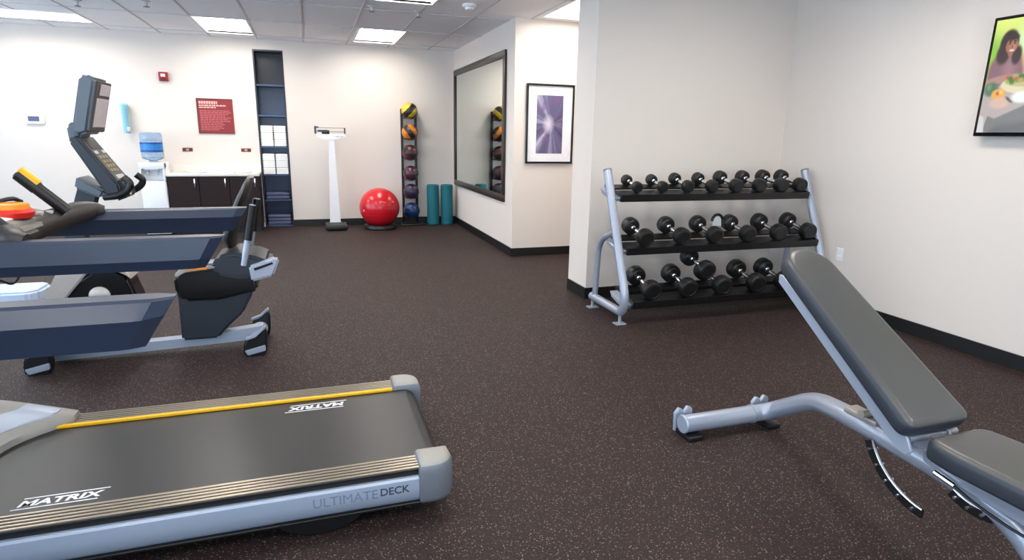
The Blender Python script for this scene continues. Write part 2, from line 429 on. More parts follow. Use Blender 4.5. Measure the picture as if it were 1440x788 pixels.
for y in [9.39-i*0.61*2 for i in range(10)]:
    if not YF < y < YB: continue
    blk = [(l[0], l[1]) for l in LAMPS if l[2]+.01 < y < l[3]-.01]
    hi = XM if y > YP else XR
    if YD < y < YE: hi = XE
    for a, b in cut(XL, hi, blk): box(bm, a, b, y-hw, y+hw, ZC-.006, ZC+.01)
struct('trim_1', bm, 'grid')
# baseboards
bh, bt = 0.10, 0.012
bm = NB(); box(bm, XL, NX0-1.2, YB-bt, YB, 0, bh); box(bm, NX1, XM, YB-bt, YB, 0, bh); struct('baseboard_back', bm, 'base')
struct('baseboard_mirror', box_(XM-bt, XM, YP-bt, YB-bt, 0, bh), 'base')
struct('baseboard_picture', box_(XM, XR, YP-bt, YP, 0, bh), 'base')
bm = NB(); box(bm, XE-bt, XR, YD-bt, YD, 0, bh); box(bm, XE-bt, XE, YD, YE, 0, bh); struct('baseboard_dumbbell', bm, 'base')
struct('baseboard_right', box_(XR-bt, XR, YF, YD-bt, 0, bh), 'base')

# ------------------------------------------------------------------ ceiling lamps
lamp_labels = ['white recessed ceiling light panel above the red sign and dark cabinet',
               'white recessed ceiling light panel above the doctor scale and red ball, nearer the back wall',
               'white ceiling light panel cut by the top edge of the view',
               'long white ceiling light strip at the top left corner above the thermostat',
               'white ceiling light panel at the end of the dumbbell wall above the framed print']
for i, (x0, x1, y0, y1) in enumerate(LAMPS):
    lab = lamp_labels[i] if i < 5 else 'unseen white ceiling light panel added out of view to light the room'
    t = thing('ceiling_light', lab, 'ceiling light', ((x0+x1)/2, (y0+y1)/2, ZC), 'recessed ceiling lights')
    bm = NB(); e = 0.022
    box(bm, x0, x0+e, y0, y1, ZC-.008, ZC+.02); box(bm, x1-e, x1, y0, y1, ZC-.008, ZC+.02)
    box(bm, x0+e, x1-e, y0, y0+e, ZC-.008, ZC+.02); box(bm, x0+e, x1-e, y1-e, y1, ZC-.008, ZC+.02)
    obj('frame', bm, 'white_frame', t)
    bm = NB(); d = .07; h = .085
    a0, a1, b0, b1 = x0+e, x1-e, y0+e, y1-e
    lx = (x1-x0) > (y1-y0)
    c0, c1, d0, d1 = (a0, a1, b0+d, b1-d) if lx else (a0+d, a1-d, b0, b1)
    lo = [(a0, b0, ZC), (a1, b0, ZC), (a1, b1, ZC), (a0, b1, ZC)]; hi = [(c0, d0, ZC+h), (c1, d0, ZC+h), (c1, d1, ZC+h), (c0, d1, ZC+h)]
    loft(bm, [lo, hi], caps=False)
    obj('reflector', bm, 'white_frame', t)
    obj('diffuser', box_(c0, c1, d0, d1, ZC+h-.012, ZC+h+.01), 'lamp', t)

# ------------------------------------------------------------------ shelving niche with towels
t = thing('shelving_niche', 'tall narrow dark navy shelf niche holding white towels in back wall', 'shelf', ((NX0+NX1)/2, YB, 0))
ND = 0.36; zs = [0.0, 0.39, 0.77, 1.18, 1.63, 2.06]
bm = NB(); th = .02
box(bm, NX0, NX0+th, YB-.004, YB+ND, 0, NZ); box(bm, NX1-th, NX1, YB-.004, YB+ND, 0, NZ); box(bm, NX0+th, NX1-th, YB-.004, YB+ND, NZ-th, NZ)
obj('frame', bm, 'navy_dark', t)
obj('back_panel', box_(NX0+th, NX1-th, YB+ND-.012, YB+ND, 0, NZ-th), 'navy', t)
for z in zs: obj('shelf', box_(NX0+th, NX1-th, YB+.002, YB+ND-.012, z, z+.025, .003, 1), 'navy', t)
obj('upper_panel', box_(NX0+th, NX1-th, YB+ND-.03, YB+ND-.012, zs[5]+.025, NZ-th), 'navy_dark', t)
def towel_bm(w=.172, d=.26, h=.098):
    bm = NB(); n = 3
    for i in range(n):
        z = i*h/n
        prism(bm, [(-w/2, z+.002), (-w/2+.012, z), (w/2-.012, z), (w/2, z+.006), (w/2+.002, z+h/n/2), (w/2, z+h/n-.006), (w/2-.012, z+h/n-.001), (-w/2+.01, z+h/n-.001), (-w/2-.001, z+h/n/2)], 'Y', -d/2, d/2, .004, 2)
    return bm
tw = None
for zi, row in ((4-1, 'lower'), (4, 'upper')):
    pass
for zz, row in ((zs[2]+.025, 'lower'), (zs[3]+.025, 'upper')):
    for cx, side in ((-.577, 'left'), (-.395, 'right')):
        for k, pos in enumerate(('bottom', 'middle', 'top')):
            lab = 'folded white towel, %s of the %s stack on the %s towel shelf' % (pos, side, row)
            loc = (cx, YB+.135, zz+.002+k*.1)
            if tw is None:
                tw = obj('folded_towel', towel_bm(), 'towel', org=loc, local=True, sm=50); tag(tw, lab, 'towel', 'folded towels in the wall niche')
            else:
                c = tw.copy(); COL.objects.link(c); c.location = loc; c['label'] = lab; c.rotation_euler = (0, 0, random.uniform(-.015, .015))

for zz, lab, n in ((zs[1]+.025, 'folded slate blue mat on the shelf under the white towels', 2), (zs[0]+.025, 'folded slate blue mat at the bottom of the towel niche near the floor', 3)):
    bm = NB()
    for k in range(n): box(bm, -.17, .17, -.12, .12, k*.05, k*.05+.049, .018, 3)
    tag(obj('folded_mat', bm, 'slate_cloth', org=(-.486, YB+.16, zz+.002), local=True), lab, 'mat', 'folded mats in the niche')

# ------------------------------------------------------------------ cabinet, counter, cooler
CX0, CX1, CY0 = -1.85, -0.70, 9.27
t = thing('base_cabinet', 'low dark walnut cabinet with three chrome pulls under a white counter', 'cabinet', ((CX0+CX1)/2, (CY0+YB)/2, 0))
obj('body', box_(CX0, CX1, CY0+.02, YB-.014, .08, .80), 'wood', t)
obj('toe_kick', box_(CX0+.01, CX1-.01, CY0+.07, YB-.02, 0, .08), 'base', t)
dw = (CX1-CX0)/3
for i in range(3):
    a = CX0+i*dw
    d = obj('door', box_(a+.004, a+dw-.004, CY0, CY0+.02, .09, .795, .002, 1), 'wood', t)
    hx = a+dw-.05
    bm = NB(); box(bm, hx-.009, hx+.009, CY0-.03, CY0-.016, .65, .77, .004, 2); box(bm, hx-.005, hx+.005, CY0-.018, CY0, .66, .672); box(bm, hx-.005, hx+.005, CY0-.018, CY0, .748, .76)
    obj('handle', bm, 'chrome', d)
bm = NB(); box(bm, CX0-.01, CX1+.01, CY0-.015, YB-.002, .80, .835, .004, 2); box(bm, CX0-.01, CX1+.01, YB-.02, YB-.002, .835, .93, .003, 1)
tag(obj('countertop', bm, 'counter', org=((CX0+CX1)/2, (CY0+YB)/2, .8)), 'white counter slab with low backsplash on the dark walnut cabinet', 'countertop')
for cx, lab in ((-1.52, 'pale flat tray on the white counter near the water cooler'), (-.92, 'pale flat tray on the white counter beside the towel niche')):
    bm = NB(); lathe(bm, [(0, 0), (.12, 0), (.14, .018), (.135, .018), (.118, .005), (0, .005)]); bmesh.ops.scale(bm, vec=(1, .7, 1), verts=bm.verts)
    tag(obj('tray', bm, 'counter', org=(cx, 9.48, .8352), local=True), lab, 'tray', 'trays on the counter')

WX, WY = -2.02, 9.42
t = thing('water_cooler', 'white floor water dispenser left of the dark walnut cabinet', 'water cooler', (WX, WY, 0))
bm = NB(); box(bm, WX-.155, WX+.155, WY-.16, WY+.16, .012, .74, .02, 3); obj('body', bm, 'white', t)
bm = NB(); box(bm, WX-.155, WX+.155, WY-.06, WY+.16, .74, .985, .012, 2); box(bm, WX-.155, WX-.125, WY-.16, WY-.06, .74, .985, .008, 2)
box(bm, WX+.125, WX+.155, WY-.16, WY-.06, .74, .985, .008, 2); box(bm, WX-.155, WX+.155, WY-.165, WY-.05, .90, .985, .012, 2); obj('head', bm, 'white', t)
obj('vent_slot', box_(WX-.085, WX+.085, WY-.168, WY-.16, .885, .905, .003, 1), 'offwhite', t)
for sx in (-.06, .06):
    bm = NB(); tube(bm, [(WX+sx, WY-.06, .86), (WX+sx, WY-.11, .86), (WX+sx, WY-.12, .82)], .014, 10); obj('tap', bm, 'offwhite', t)
obj('drip_tray', box_(WX-.12, WX+.12, WY-.15, WY-.06, .74, .752, .003, 1), 'offwhite', t)
obj('foot', box_(WX-.14, WX+.14, WY-.14, WY+.14, 0, .014), 'black', t)
t = thing('water_bottle', 'clear blue water jug with blue label upturned on the white dispenser', 'water bottle', (WX, WY, .986))
bm = NB(); pr = [(0, .0), (.05, .0), (.055, .02), (.12, .045), (.135, .06), (.136, .11), (.131, .12), (.136, .13), (.136, .27), (.131, .28), (.136, .29), (.136, .36), (.12, .39), (.08, .395), (0, .395)]
lathe(bm, pr, (WX, WY, .986), seg=32); obj('bottle', bm, 'bottle', t)
bm = NB(); lathe(bm, [(.1375, 1.12), (.1385, 1.12), (.1385, 1.25), (.1375, 1.25)], (WX, WY, 0), seg=36)
for f in list(bm.faces):
    if f.calc_center_median().y > WY-.02: bm.faces.remove(f)
obj('label', bm, 'label', t)
bm = NB(); lathe(bm, [(.139, 1.125), (.1395, 1.125), (.1395, 1.145), (.139, 1.145)], (WX, WY, 0), seg=36); lathe(bm, [(.139, 1.228), (.1395, 1.228), (.1395, 1.245), (.139, 1.245)], (WX, WY, 0), seg=36)
for f in list(bm.faces):
    c = f.calc_center_median()
    if c.y > WY-.02: bm.faces.remove(f)
obj('label_band', bm, 'label_dark', t)

# wall-mounted small things on the back wall
t = thing('cup_dispenser', 'pale aqua tube cup dispenser on back wall left of the water cooler', 'cup dispenser', (-2.36, YB-.06, 1.36))
bm = NB(); lathe(bm, [(.0, 0), (.034, 0), (.04, .02), (.045, .33), (.05, .34), (.05, .38), (.035, .40), (0, .40)], (-2.36, YB-.06, 1.36)); obj('tube', bm, 'cup', t)
obj('bracket', box_(-2.39, -2.33, YB-.02, YB-.001, 1.42, 1.70, .004, 1), 'white', t)
obj('lever', box_(-2.345, -2.305, YB-.115, YB-.09, 1.38, 1.44, .006, 2), 'offwhite', t)
t = thing('thermostat', 'small white thermostat with dark display on back wall at far left', 'thermostat', (-3.416, YB, 1.52))
obj('case', box_(-3.52, -3.31, YB-.028, YB-.001, 1.46, 1.585, .008, 2), 'white', t); obj('display', box_(-3.49, -3.365, YB-.031, YB-.026, 1.495, 1.56, .002, 1), 'lcd', t)
t = thing('fire_alarm', 'red fire alarm strobe high on back wall above the water cooler', 'fire alarm', (-1.846, YB, 2.13))
obj('case', box_(-1.905, -1.79, YB-.045, YB-.001, 2.07, 2.19, .008, 2), 'red', t); obj('strobe_lens', box_(-1.875, -1.82, YB-.062, YB-.044, 2.125, 2.165, .006, 2), 'white', t); obj('horn_grille', box_(-1.88, -1.815, YB-.05, YB-.044, 2.085, 2.11, .002, 1), 'sign_dark', t)
SX0, SX1, SZ0, SZ1 = -1.475, -1.005, 1.375, 1.86
t = thing('notice_board', 'square red notice sign with pale lettering on back wall', 'sign', ((SX0+SX1)/2, YB, SZ0))
obj('panel', box_(SX0, SX1, YB-.012, YB-.001, SZ0, SZ1, .002, 1), 'sign', t)
bm = NB(); e = .012
box(bm, SX0, SX1, YB-.015, YB-.002, SZ1-e, SZ1); box(bm, SX0, SX1, YB-.015, YB-.002, SZ0, SZ0+e); box(bm, SX0, SX0+e, YB-.015, YB-.002, SZ0, SZ1)
obj('border', bm, 'sign_dark', t)
bm = NB(); R2 = random.Random(3)
def words(z, h, x, xe, wmin=.02, wmax=.05):
    while x < xe:
        wd = min(R2.uniform(wmin, wmax), xe-x); box(bm, x, x+wd, YB-.0135, YB-.0125, z, z+h); x += wd+.008
words(SZ1-.075, .038, SX0+.03, SX0+.27, .022, .028); words(SZ1-.105, .018, SX0+.03, SX0+.38); words(SZ1-.132, .016, SX0+.03, SX0+.25)
obj('heading_lines', bm, 'sign_ink', t)
bm = NB()
for i in range(12):
    words(SZ1-.175-i*.024, .014, SX0+.035, SX0+[.42, .44, .40, .36, .44, .40, .42, .33, .35, .31, .33, .26][i])
obj('text_lines', bm, 'sign_ink2', t)
for cx, lab in ((-1.648, 'small maroon outlet plate on back wall above the counter, nearer the water cooler'), (-.878, 'small maroon outlet plate on back wall above the counter, nearer the towel niche')):
    t = thing('outlet_plate', lab, 'outlet', (cx, YB, 1.145), 'outlets above the counter')
    obj('plate', box_(cx-.066, cx+.066, YB-.008, YB-.001, 1.12, 1.17, .003, 1), 'plate', t)
    obj('receptacle', box_(cx-.018, cx+.018, YB-.011, YB-.007, 1.13, 1.16, .002, 1), 'platemid', t)

# ------------------------------------------------------------------ doctor scale
X, Y = 0.315, 9.40
t = thing('physician_scale', 'white upright beam scale with black platform against back wall', 'scale', (X, Y, 0))
bm = NB(); box(bm, X-.14, X+.17, Y-.25, Y+.20, .012, .075, .012, 2); obj('platform', bm, 'black', t)
bm = NB(); box(bm, X-.11, X+.14, Y-.22, Y+.17, .075, .08, .002, 1); obj('tread_mat', bm, 'base', t)
for sx in (-.11, .14):
    for sy in (-.21, .16): bm = NB(); lathe(bm, [(.015, 0), (.015, .014)], (X+sx, Y+sy, 0), seg=10); obj('foot', bm, 'black', t)
bm = NB(); loft(bm, [[(X+.01+sx*a, Y+.14+sy*.03, z) for sx, sy in ((-1, -1), (1, -1), (1, 1), (-1, 1))] for z, a in ((.06, .085), (.10, .078), (.6, .062), (1.34, .038))]); obj('column', bm, 'white', t)
bm = NB(); prism(bm, [(X-.20, 1.40), (X+.22, 1.40), (X+.22, 1.36), (X+.10, 1.315), (X-.10, 1.315), (X-.20, 1.36)], 'Y', Y+.10, Y+.17, .006, 2); obj('beam_head', bm, 'white', t)
bm = NB(); box(bm, X-.20, X+.21, Y+.125, Y+.145, 1.425, 1.437); box(bm, X-.20, X+.21, Y+.125, Y+.145, 1.482, 1.492); obj('beam', bm, 'capgrey', t)
bm = NB(); box(bm, X-.222, X-.195, Y+.115, Y+.15, 1.40, 1.51, .003, 1); box(bm, X-.20, X-.16, Y+.12, Y+.15, 1.488, 1.505, .003, 1); box(bm, X+.20, X+.22, Y+.12, Y+.15, 1.40, 1.49, .003, 1); obj('beam_bracket', bm, 'gloss_black', t)
bm = NB(); box(bm, X-.18, X-.02, Y+.112, Y+.155, 1.432, 1.455, .003, 1); box(bm, X-.12, X-.01, Y+.104, Y+.158, 1.395, 1.45, .006, 2); obj('poise_weight', bm, 'gloss_black', t)
bm = NB(); box(bm, X+.07, X+.13, Y+.096, Y+.1, 1.358, 1.372); box(bm, X+.145, X+.18, Y+.096, Y+.1, 1.358, 1.372); obj('maker_plate', bm, 'offwhite', t)

# ------------------------------------------------------------------ exercise ball
X, Y, R = 0.975, 9.30, 0.298
t = thing('exercise_ball', 'large glossy red exercise ball on a low black ring', 'exercise ball', (X, Y, 0))
bm = NB(); ball(bm, (X, Y, R+.025), R, 40, 0.985); obj('ball', bm, 'ballred', t, sm=60)
for k in (-2, -1, 0, 1, 2):
    rr = R*math.cos(k*.16)+.0005; z = R+.025+R*.985*math.sin(k*.16)
    bm = NB(); tube(bm, [(X+rr*math.cos(a*PI/30), Y+rr*math.sin(a*PI/30), z) for a in range(60)], .0022, 6, closed=True); obj('groove_ridge', bm, 'ballred', t)
bm = NB(); lathe(bm, [(.04, .1)], (X, Y, 0)) if False else None
bm = NB(); lathe(bm, [(.012, 0), (.014, .006), (.006, .01), (0, .01)], (X-.25, Y-.17, R+.0), axis='Y', rot=Matrix.Rotation(-2.3, 4, 'Z')); obj('valve_plug', bm, 'white', t)
bm = NB(); lathe(bm, [(.17, 0), (.235, 0), (.245, .02), (.235, .06), (.21, .075), (.19, .06), (.17, .03), (.17, 0)], (X, Y, 0), seg=40)
tag(obj('ball_stand', bm, 'black', org=(X, Y, 0)), 'low black ring stand on the floor under the red exercise ball', 'ball stand')

# ------------------------------------------------------------------ medicine ball rack
X, Y = 1.510, 9.60
t = thing('ball_rack', 'tall black two-post rack holding six medicine balls against back wall', 'ball rack', (X, Y, 0))
for sx in (-1, 1):
    obj('upright', box_(X+sx*.108-.018, X+sx*.108+.018, Y+.10, Y+.145, .02, 1.80, .004, 2), 'black', t)
bm = NB(); box(bm, X-.20, X+.20, Y-.15, Y-.10, 0, .03, .006, 2); box(bm, X-.20, X+.20, Y+.10, Y+.15, 0, .03, .006, 2)
for sx in (-1, 1): box(bm, X+sx*.16-.02, X+sx*.16+.02, Y-.14, Y+.14, 0, .03, .006, 2)
obj('base', bm, 'black', t)
BZ = [1.765, 1.445, 1.135, .815, .53, .225]; BR = [.125, .125, .122, .12, .122, .128]
for z, r in zip(BZ, BR):
    bm = NB(); rr = r*.72; zz = z-math.sqrt((r+.010)**2-rr*rr)
    tube(bm, [(X+rr*math.cos(a*PI/16), Y+rr*math.sin(a*PI/16), zz) for a in range(32)], .008, 8, closed=True)
    for sx in (-1, 1): tube(bm, [(X+sx*rr*.9, Y+rr*.5, zz), (X+sx*.118, Y+.115, zz)], .008, 8)
    obj('cradle_ring', bm, 'black', t)
bl = [('b_yellow', True, 'yellow and black medicine ball at the top of the ball rack', .75),
      ('b_orange', True, 'orange and black medicine ball second from the top of the rack', -.6),
      ('b_maroon', True, 'dark red and black medicine ball third from the top of the rack', -.9),
      ('b_plum', False, 'plum medicine ball fourth from the top of the rack', .2),
      ('b_purple', False, 'dark purple medicine ball above the blue one on the rack', -.2),
      ('b_blue', False, 'dark blue medicine ball at the bottom of the rack near floor', .1)]
for (m_, striped, lab, ang), z, r in zip(bl, BZ, BR):
    bm = NB(); ball(bm, (0, 0, 0), r, 36)
    ax = Vector((math.cos(ang), 0, -math.sin(ang))) if striped else Vector((.1, .2, 1)).normalized()
    for f in bm.faces:
        c = f.calc_center_median().normalized(); q = c.dot(ax)
        f.material_index = 1 if (striped and (-.45 < q < .22 or q > .72)) or (not striped and abs(q) < .06) else 0
    o = obj('medicine_ball', bm, [m_, 'b_black'], org=(X, Y, z), local=True, sm=60); tag(o, lab, 'medicine ball', 'medicine balls on the rack')

# ------------------------------------------------------------------ foam rollers
for k, (x, lab) in enumerate(((1.848, 'teal foam roller standing beside the ball rack, the left one'), (2.075, 'teal foam roller standing in the corner by the mirror, the right one'))):
    bm = NB(); lathe(bm, [(.02, .003), (.02, 0), (.085, 0), (.096, .012), (.096, .628), (.085, .64), (.02, .64), (.02, .62)], (x, 9.55, 0), seg=32)
    tag(obj('foam_roller', bm, 'teal', org=(x, 9.55, 0)), lab, 'foam roller', 'teal foam rollers')

# ------------------------------------------------------------------ mirror, picture, TV, detectors
t = thing('wall_mirror_framed', 'large dark framed mirror on the side wall facing left', 'mirror', (XM, 8.42, .62))
t.name = 'framed_mirror'; ROOT['framed_mirror'] = Vector((XM, 8.42, .62))
y0, y1, z0, z1, e = 7.03, 9.70, .625, 2.40, .085
bm = NB(); box(bm, XM-.03, XM-.001, y0, y1, z0, z0+e, .006, 2); box(bm, XM-.03, XM-.001, y0, y1, z1-e, z1, .006, 2); box(bm, XM-.03, XM-.001, y0, y0+e, z0+e, z1-e, .006, 2); box(bm, XM-.03, XM-.001, y1-e, y1, z0+e, z1-e, .006, 2)
obj('frame', bm, 'frame', t); obj('glass', box_(XM-.012, XM-.004, y0+e, y1-e, z0+e, z1-e), 'mirror', t)
bm = NB(); box(bm, XM-.012, XM-.001, 9.715, 9.76, 1.40, 1.52, .003, 1); tag(obj('switch_plate', bm, 'white', org=(XM, 9.74, 1.46)), 'small white switch plate between the mirror and the room corner', 'switch')
t = thing('picture_frame', 'black framed purple abstract print with wide white mat', 'picture', (2.695, YP, 1.10))
x0, x1, z0, z1 = 2.40, 2.995, 1.11, 2.01; e = .022
bm = NB(); box(bm, x0, x1, YP-.03, YP-.001, z0, z0+e, .002, 1); box(bm, x0, x1, YP-.03, YP-.001, z1-e, z1, .002, 1); box(bm, x0, x0+e, YP-.03, YP-.001, z0+e, z1-e, .002, 1); box(bm, x1-e, x1, YP-.03, YP-.001, z0+e, z1-e, .002, 1)
obj('frame', bm, 'gloss_black', t); obj('mat_board', box_(x0+e, x1-e, YP-.012, YP-.003, z0+e, z1-e), 'mat_board', t)
bm = box_(-.165, .165, -.0135, -.0125, -.335, .325)
a = obj('print', bm, 'art', t, local=True); a.location = (0, 0, .46)
for nm, x, y, lab in (('smoke_detector', 1.614, 6.30, 'round white smoke detector on the ceiling above the mirror wall'),):
    t = thing(nm, lab, 'smoke detector', (x, y, ZC))
    bm = NB(); lathe(bm, [(.07, 0), (.07, -.02), (.06, -.03), (0, -.03)], (x, y, ZC)); obj('base', bm, 'white', t)
    bm = NB(); lathe(bm, [(.045, -.03), (.042, -.05), (.02, -.058), (0, -.058)], (x, y, ZC)); obj('dome', bm, 'white', t)
for x, y, lab in ((.70, 6.77, 'small dark ceiling sprinkler left of the middle light panels'), (1.195, 6.87, 'small dark ceiling sprinkler right of the middle light panels'), (-2.178, 7.73, 'small dark ceiling sprinkler near the long left light strip'), (-1.498, 7.47, 'small dark ceiling sprinkler in front of the light above the red sign')):
    t = thing('ceiling_sprinkler', lab, 'sprinkler', (x, y, ZC), 'ceiling sprinklers')
    bm = NB(); lathe(bm, [(.045, 0), (.042, -.006), (.014, -.012), (.012, -.05), (0, -.05)], (x, y, ZC), seg=16); obj('body', bm, 'offwhite', t)
    bm = NB(); lathe(bm, [(.0, -.062), (.03, -.062), (.03, -.057), (0, -.05)], (x, y, ZC), seg=12); obj('deflector', bm, 'capdark', t)

# television on the right wall
TY0, TY1, TZ0, TZ1 = 1.62, 2.93, 1.475, 2.21
t = thing('television', 'wall television on the right wall showing a person behind a salad bowl', 'television', (XR, (TY0+TY1)/2, TZ0))
obj('mount', box_(XR-.03, XR-.001, 2.1, 2.5, 1.65, 2.05), 'black', t)
obj('case', box_(XR-.075, XR-.03, TY0, TY1, TZ0, TZ1, .006, 2), 'gloss_black', t)
SW, SH = TY1-TY0-.04, TZ1-TZ0-.045
def sstep(a, b, x):
    t_ = max(0, min(1, (x-a)/(b-a))); return t_*t_*(3-2*t_)
def blob(u, v, cx, cy, rx, ry, soft=.25, rot=0):
    x, y = (u-cx)*1.8, v-cy; c_, s_ = math.cos(rot), math.sin(rot); x, y = x*c_+y*s_, -x*s_+y*c_
    return 1-sstep(1-soft, 1+soft, math.hypot(x/(rx*1.8), y/ry))
def below(u, v, pts, soft=.02):
    """1 under a polyline given from left to right"""
    y = pts[0][1]
    for (a, b), (c, d) in zip(pts, pts[1:]):
        if a <= u <= c: y = b+(d-b)*(u-a)/(c-a)
    if u > pts[-1][0]: y = pts[-1][1]
    return 1-sstep(y-soft, y+soft, v)
RN = random.Random(5); LEAF = [(RN.uniform(.10, .30), RN.uniform(.44, .50), RN.choice([(96, 140, 60), (150, 170, 80), (190, 90, 60), (70, 110, 50)])) for _ in range(34)]
def picture(u, v):
    c = [180, 212, 60]
    def over(col, k):
        for q in range(3): c[q] += (col[q]-c[q])*k
    over((120, 176, 40), blob(u, v, .03, .80, .10, .20, .9)); over((232, 242, 252), blob(u, v, .34, .86, .24, .34, .7)); over((214, 226, 120), blob(u, v, .05, 1.0, .10, .14, .9))
    over((128, 94, 104), blob(u, v, .085, .52, .085, .22, .15)); over((150, 112, 120), blob(u, v, .10, .56, .03, .12, .8))
    over((52, 38, 36), blob(u, v, .078, .79, .042, .115, .15)); over((58, 42, 40), blob(u, v, .058, .70, .030, .09, .3)); over((58, 42, 40), blob(u, v, .122, .68, .022, .08, .3))
    over((156, 102, 84), blob(u, v, .091, .765, .027, .072, .12)); over((180, 126, 104), blob(u, v, .098, .755, .013, .03, .8)); over((52, 38, 36), blob(u, v, .088, .838, .03, .026, .3))
    for ex in (.081, .103): over((40, 28, 28), blob(u, v, ex, .784, .0042, .0085, .4)); over((46, 32, 30), blob(u, v, ex, .803, .007, .006, .4))
    over((122, 76, 62), blob(u, v, .094, .755, .004, .016, .6)); over((226, 206, 196), blob(u, v, .094, .724, .011, .009, .3)); over((156, 102, 84), blob(u, v, .091, .690, .010, .02, .4))
    over((168, 128, 120), blob(u, v, .075, .475, .085, .035, .3, .15)); over((214, 164, 112), blob(u, v, .19, .60, .03, .12, .5, .4))
    over((172, 162, 158), below(u, v, [(0, .40), (.10, .43), (.2, .45), (1, .47)]))
    over((212, 202, 168), blob(u, v, .20, .42, .125, .082, .06)); over((186, 176, 128), blob(u, v, .20, .45, .108, .05, .1))
    for lx, ly, lc in LEAF: over(lc, blob(u, v, lx, ly, .012, .018, .5))
    over((78, 110, 88), blob(u, v, .033, .39, .034, .062, .3)); over((110, 136, 104), blob(u, v, .022, .41, .010, .03, .7))
    over((226, 160, 64), blob(u, v, .072, .342, .033, .05, .2)); over((150, 96, 50), blob(u, v, .070, .352, .009, .016, .6)); over((240, 190, 110), blob(u, v, .083, .36, .009, .02, .8))
    over((204, 172, 156), blob(u, v, .085, .265, .045, .05, .3)); over((84, 78, 76), blob(u, v, .128, .29, .022, .012, .4, -.7)); over((224, 228, 230), blob(u, v, .185, .31, .05, .05, .3))
    over((116, 114, 114), below(u, v, [(0, 0), (.028, .0), (.04, .15), (.075, .125), (.2, .235), (1, .5)], .012)); over((198, 196, 196), below(u, v, [(0, .16), (.022, .14), (.035, .0), (1, 0)], .012)); over((96, 94, 95), below(u, v, [(0, -.1), (.05, .0), (.09, .06), (.3, .12), (1, .2)], .05))
    return c
bm = NB(); NU, NV = 260, 150; cl = bm.loops.layers.float_color.new('picture')
us = [(i/NU)**1.7 for i in range(NU+1)]; x = XR-.0762
G_ = [[bm.verts.new((x, TY1-.02-u*SW, TZ0+.025+k/NV*SH)) for k in range(NV+1)] for u in us]
for i in range(NU):
    for k in range(NV):
        f = bm.faces.new((G_[i][k], G_[i+1][k], G_[i+1][k+1], G_[i][k+1]))
        for lp, (a, b) in zip(f.loops, ((i, k), (i+1, k), (i+1, k+1), (i, k+1))):
            lp[cl] = lin([min(255, max(0, q)) for q in picture(us[a], b/NV)])
tvm = emis('screen_picture', (255, 255, 255), .62); ca = tvm.node_tree.nodes.new('ShaderNodeVertexColor'); ca.layer_name = 'picture'
tvm.node_tree.links.new(ca.outputs['Color'], tvm.node_tree.nodes['Principled BSDF'].inputs['Emission Color'])
obj('screen', bm, tvm, t)
# outlet on the right wall
t = thing('wall_outlet', 'small white outlet plate low on the right wall behind the bench', 'outlet', (XR, 3.90, .478))
obj('plate', box_(XR-.008, XR-.001, 3.865, 3.935, .425, .535, .003, 1), 'white', t)
for z in (.457, .503): obj('receptacle', box_(XR-.011, XR-.007, 3.883, 3.917, z-.016, z+.016, .004, 2), 'white_frame', t)

# ------------------------------------------------------------------ dumbbell rack
t = thing('dumbbell_rack', 'three-tier silver tube dumbbell rack against the white partition wall', 'dumbbell rack', (3.2, 4.2, 0))
TH = math.radians(13.5); D = Vector((0, math.cos(TH), math.sin(TH))); N = Vector((0, -math.sin(TH), math.cos(TH)))
ROWS = {'top': dict(F=Vector((0, 4.22, 1.048)), r=.057, cc=.225, hl=.078, x0=2.30, x1=4.13),
        'middle': dict(F=Vector((0, 4.07, .663)), r=.070, cc=.245, hl=.085, x0=2.30, x1=4.15),
        'bottom': dict(F=Vector((0, 3.95, .268)), r=.078, cc=.255, hl=.092, x0=2.31, x1=4.15)}
for X in (2.235, 4.195):
    bm = NB(); tube(bm, fillet([(X, 4.315, 1.165), (X, 3.915, .235), (X, 3.935, .10), (X, 4.48, .10)], .17, 10), .034, 18)
    fr = obj('side_frame', bm, 'silver', t)
    bm = NB(); lathe(bm, [(0, 0), (.034, 0), (.035, .006), (.03, .012), (0, .012)], (X, 4.317, 1.168), rot=Matrix.Rotation(-.4, 4, 'X')); obj('end_cap', bm, 'capgrey', fr)
    bm = NB(); tube(bm, fillet([(X, 4.14, .70), (X, 4.40, .60), (X, 4.425, .11)], .14, 10), .024, 14); obj('brace', bm, 'silver', fr)
    for y, ht in ((3.975, .08), (4.46, .075)):
        bm = NB(); tube(bm, [(X, y, .008), (X, y, ht)], .013, 10); box(bm, X-.045, X+.045, y-.035, y+.035, 0, .01, .002, 1); obj('foot', bm, 'silver', fr)
for nm, q in ROWS.items():
    Fp, r = q['F'], q['r']; s0 = Fp-N*r                      # contact line under the front heads
    bm = NB()
    def sp(a, b): p = s0+D*a+N*b; return (p.y, p.z)
    x0, x1 = q['x0'], q['x1']
    prism(bm, [sp(-.07, .014), sp(-.07, -.045), sp(-.06, -.045), sp(-.06, -.014), sp(.085, -.014), sp(.085, -.001), sp(-.06, -.001), sp(-.06, .014)], 'X', x0, x1)
    prism(bm, [sp(.135, -.001), sp(.135, -.014), sp(.235, -.014), sp(.235, -.001)], 'X', x0, x1)
    for e0, e1 in ((x0-.006, x0), (x1, x1+.006)): prism(bm, [sp(-.07, .014), sp(-.07, -.045), sp(.0, -.045), sp(.24, -.02), sp(.24, .004)], 'X', e0, e1)
    sh = obj('shelf', bm, 'black', t, sm=20)
    for X, sg in ((2.235, 1), (4.195, -1)):
        bm = NB(); xe = q['x0'] if sg > 0 else q['x1']
        c = s0+D*.03
        prism(bm, [sp(-.05, -.015), sp(-.04, -.05), sp(.16, -.05), sp(.2, -.015)], 'X', min(X, xe+sg*.02), max(X, xe+sg*.02), .003, 1); obj('shelf_bracket', bm, 'silver', sh)

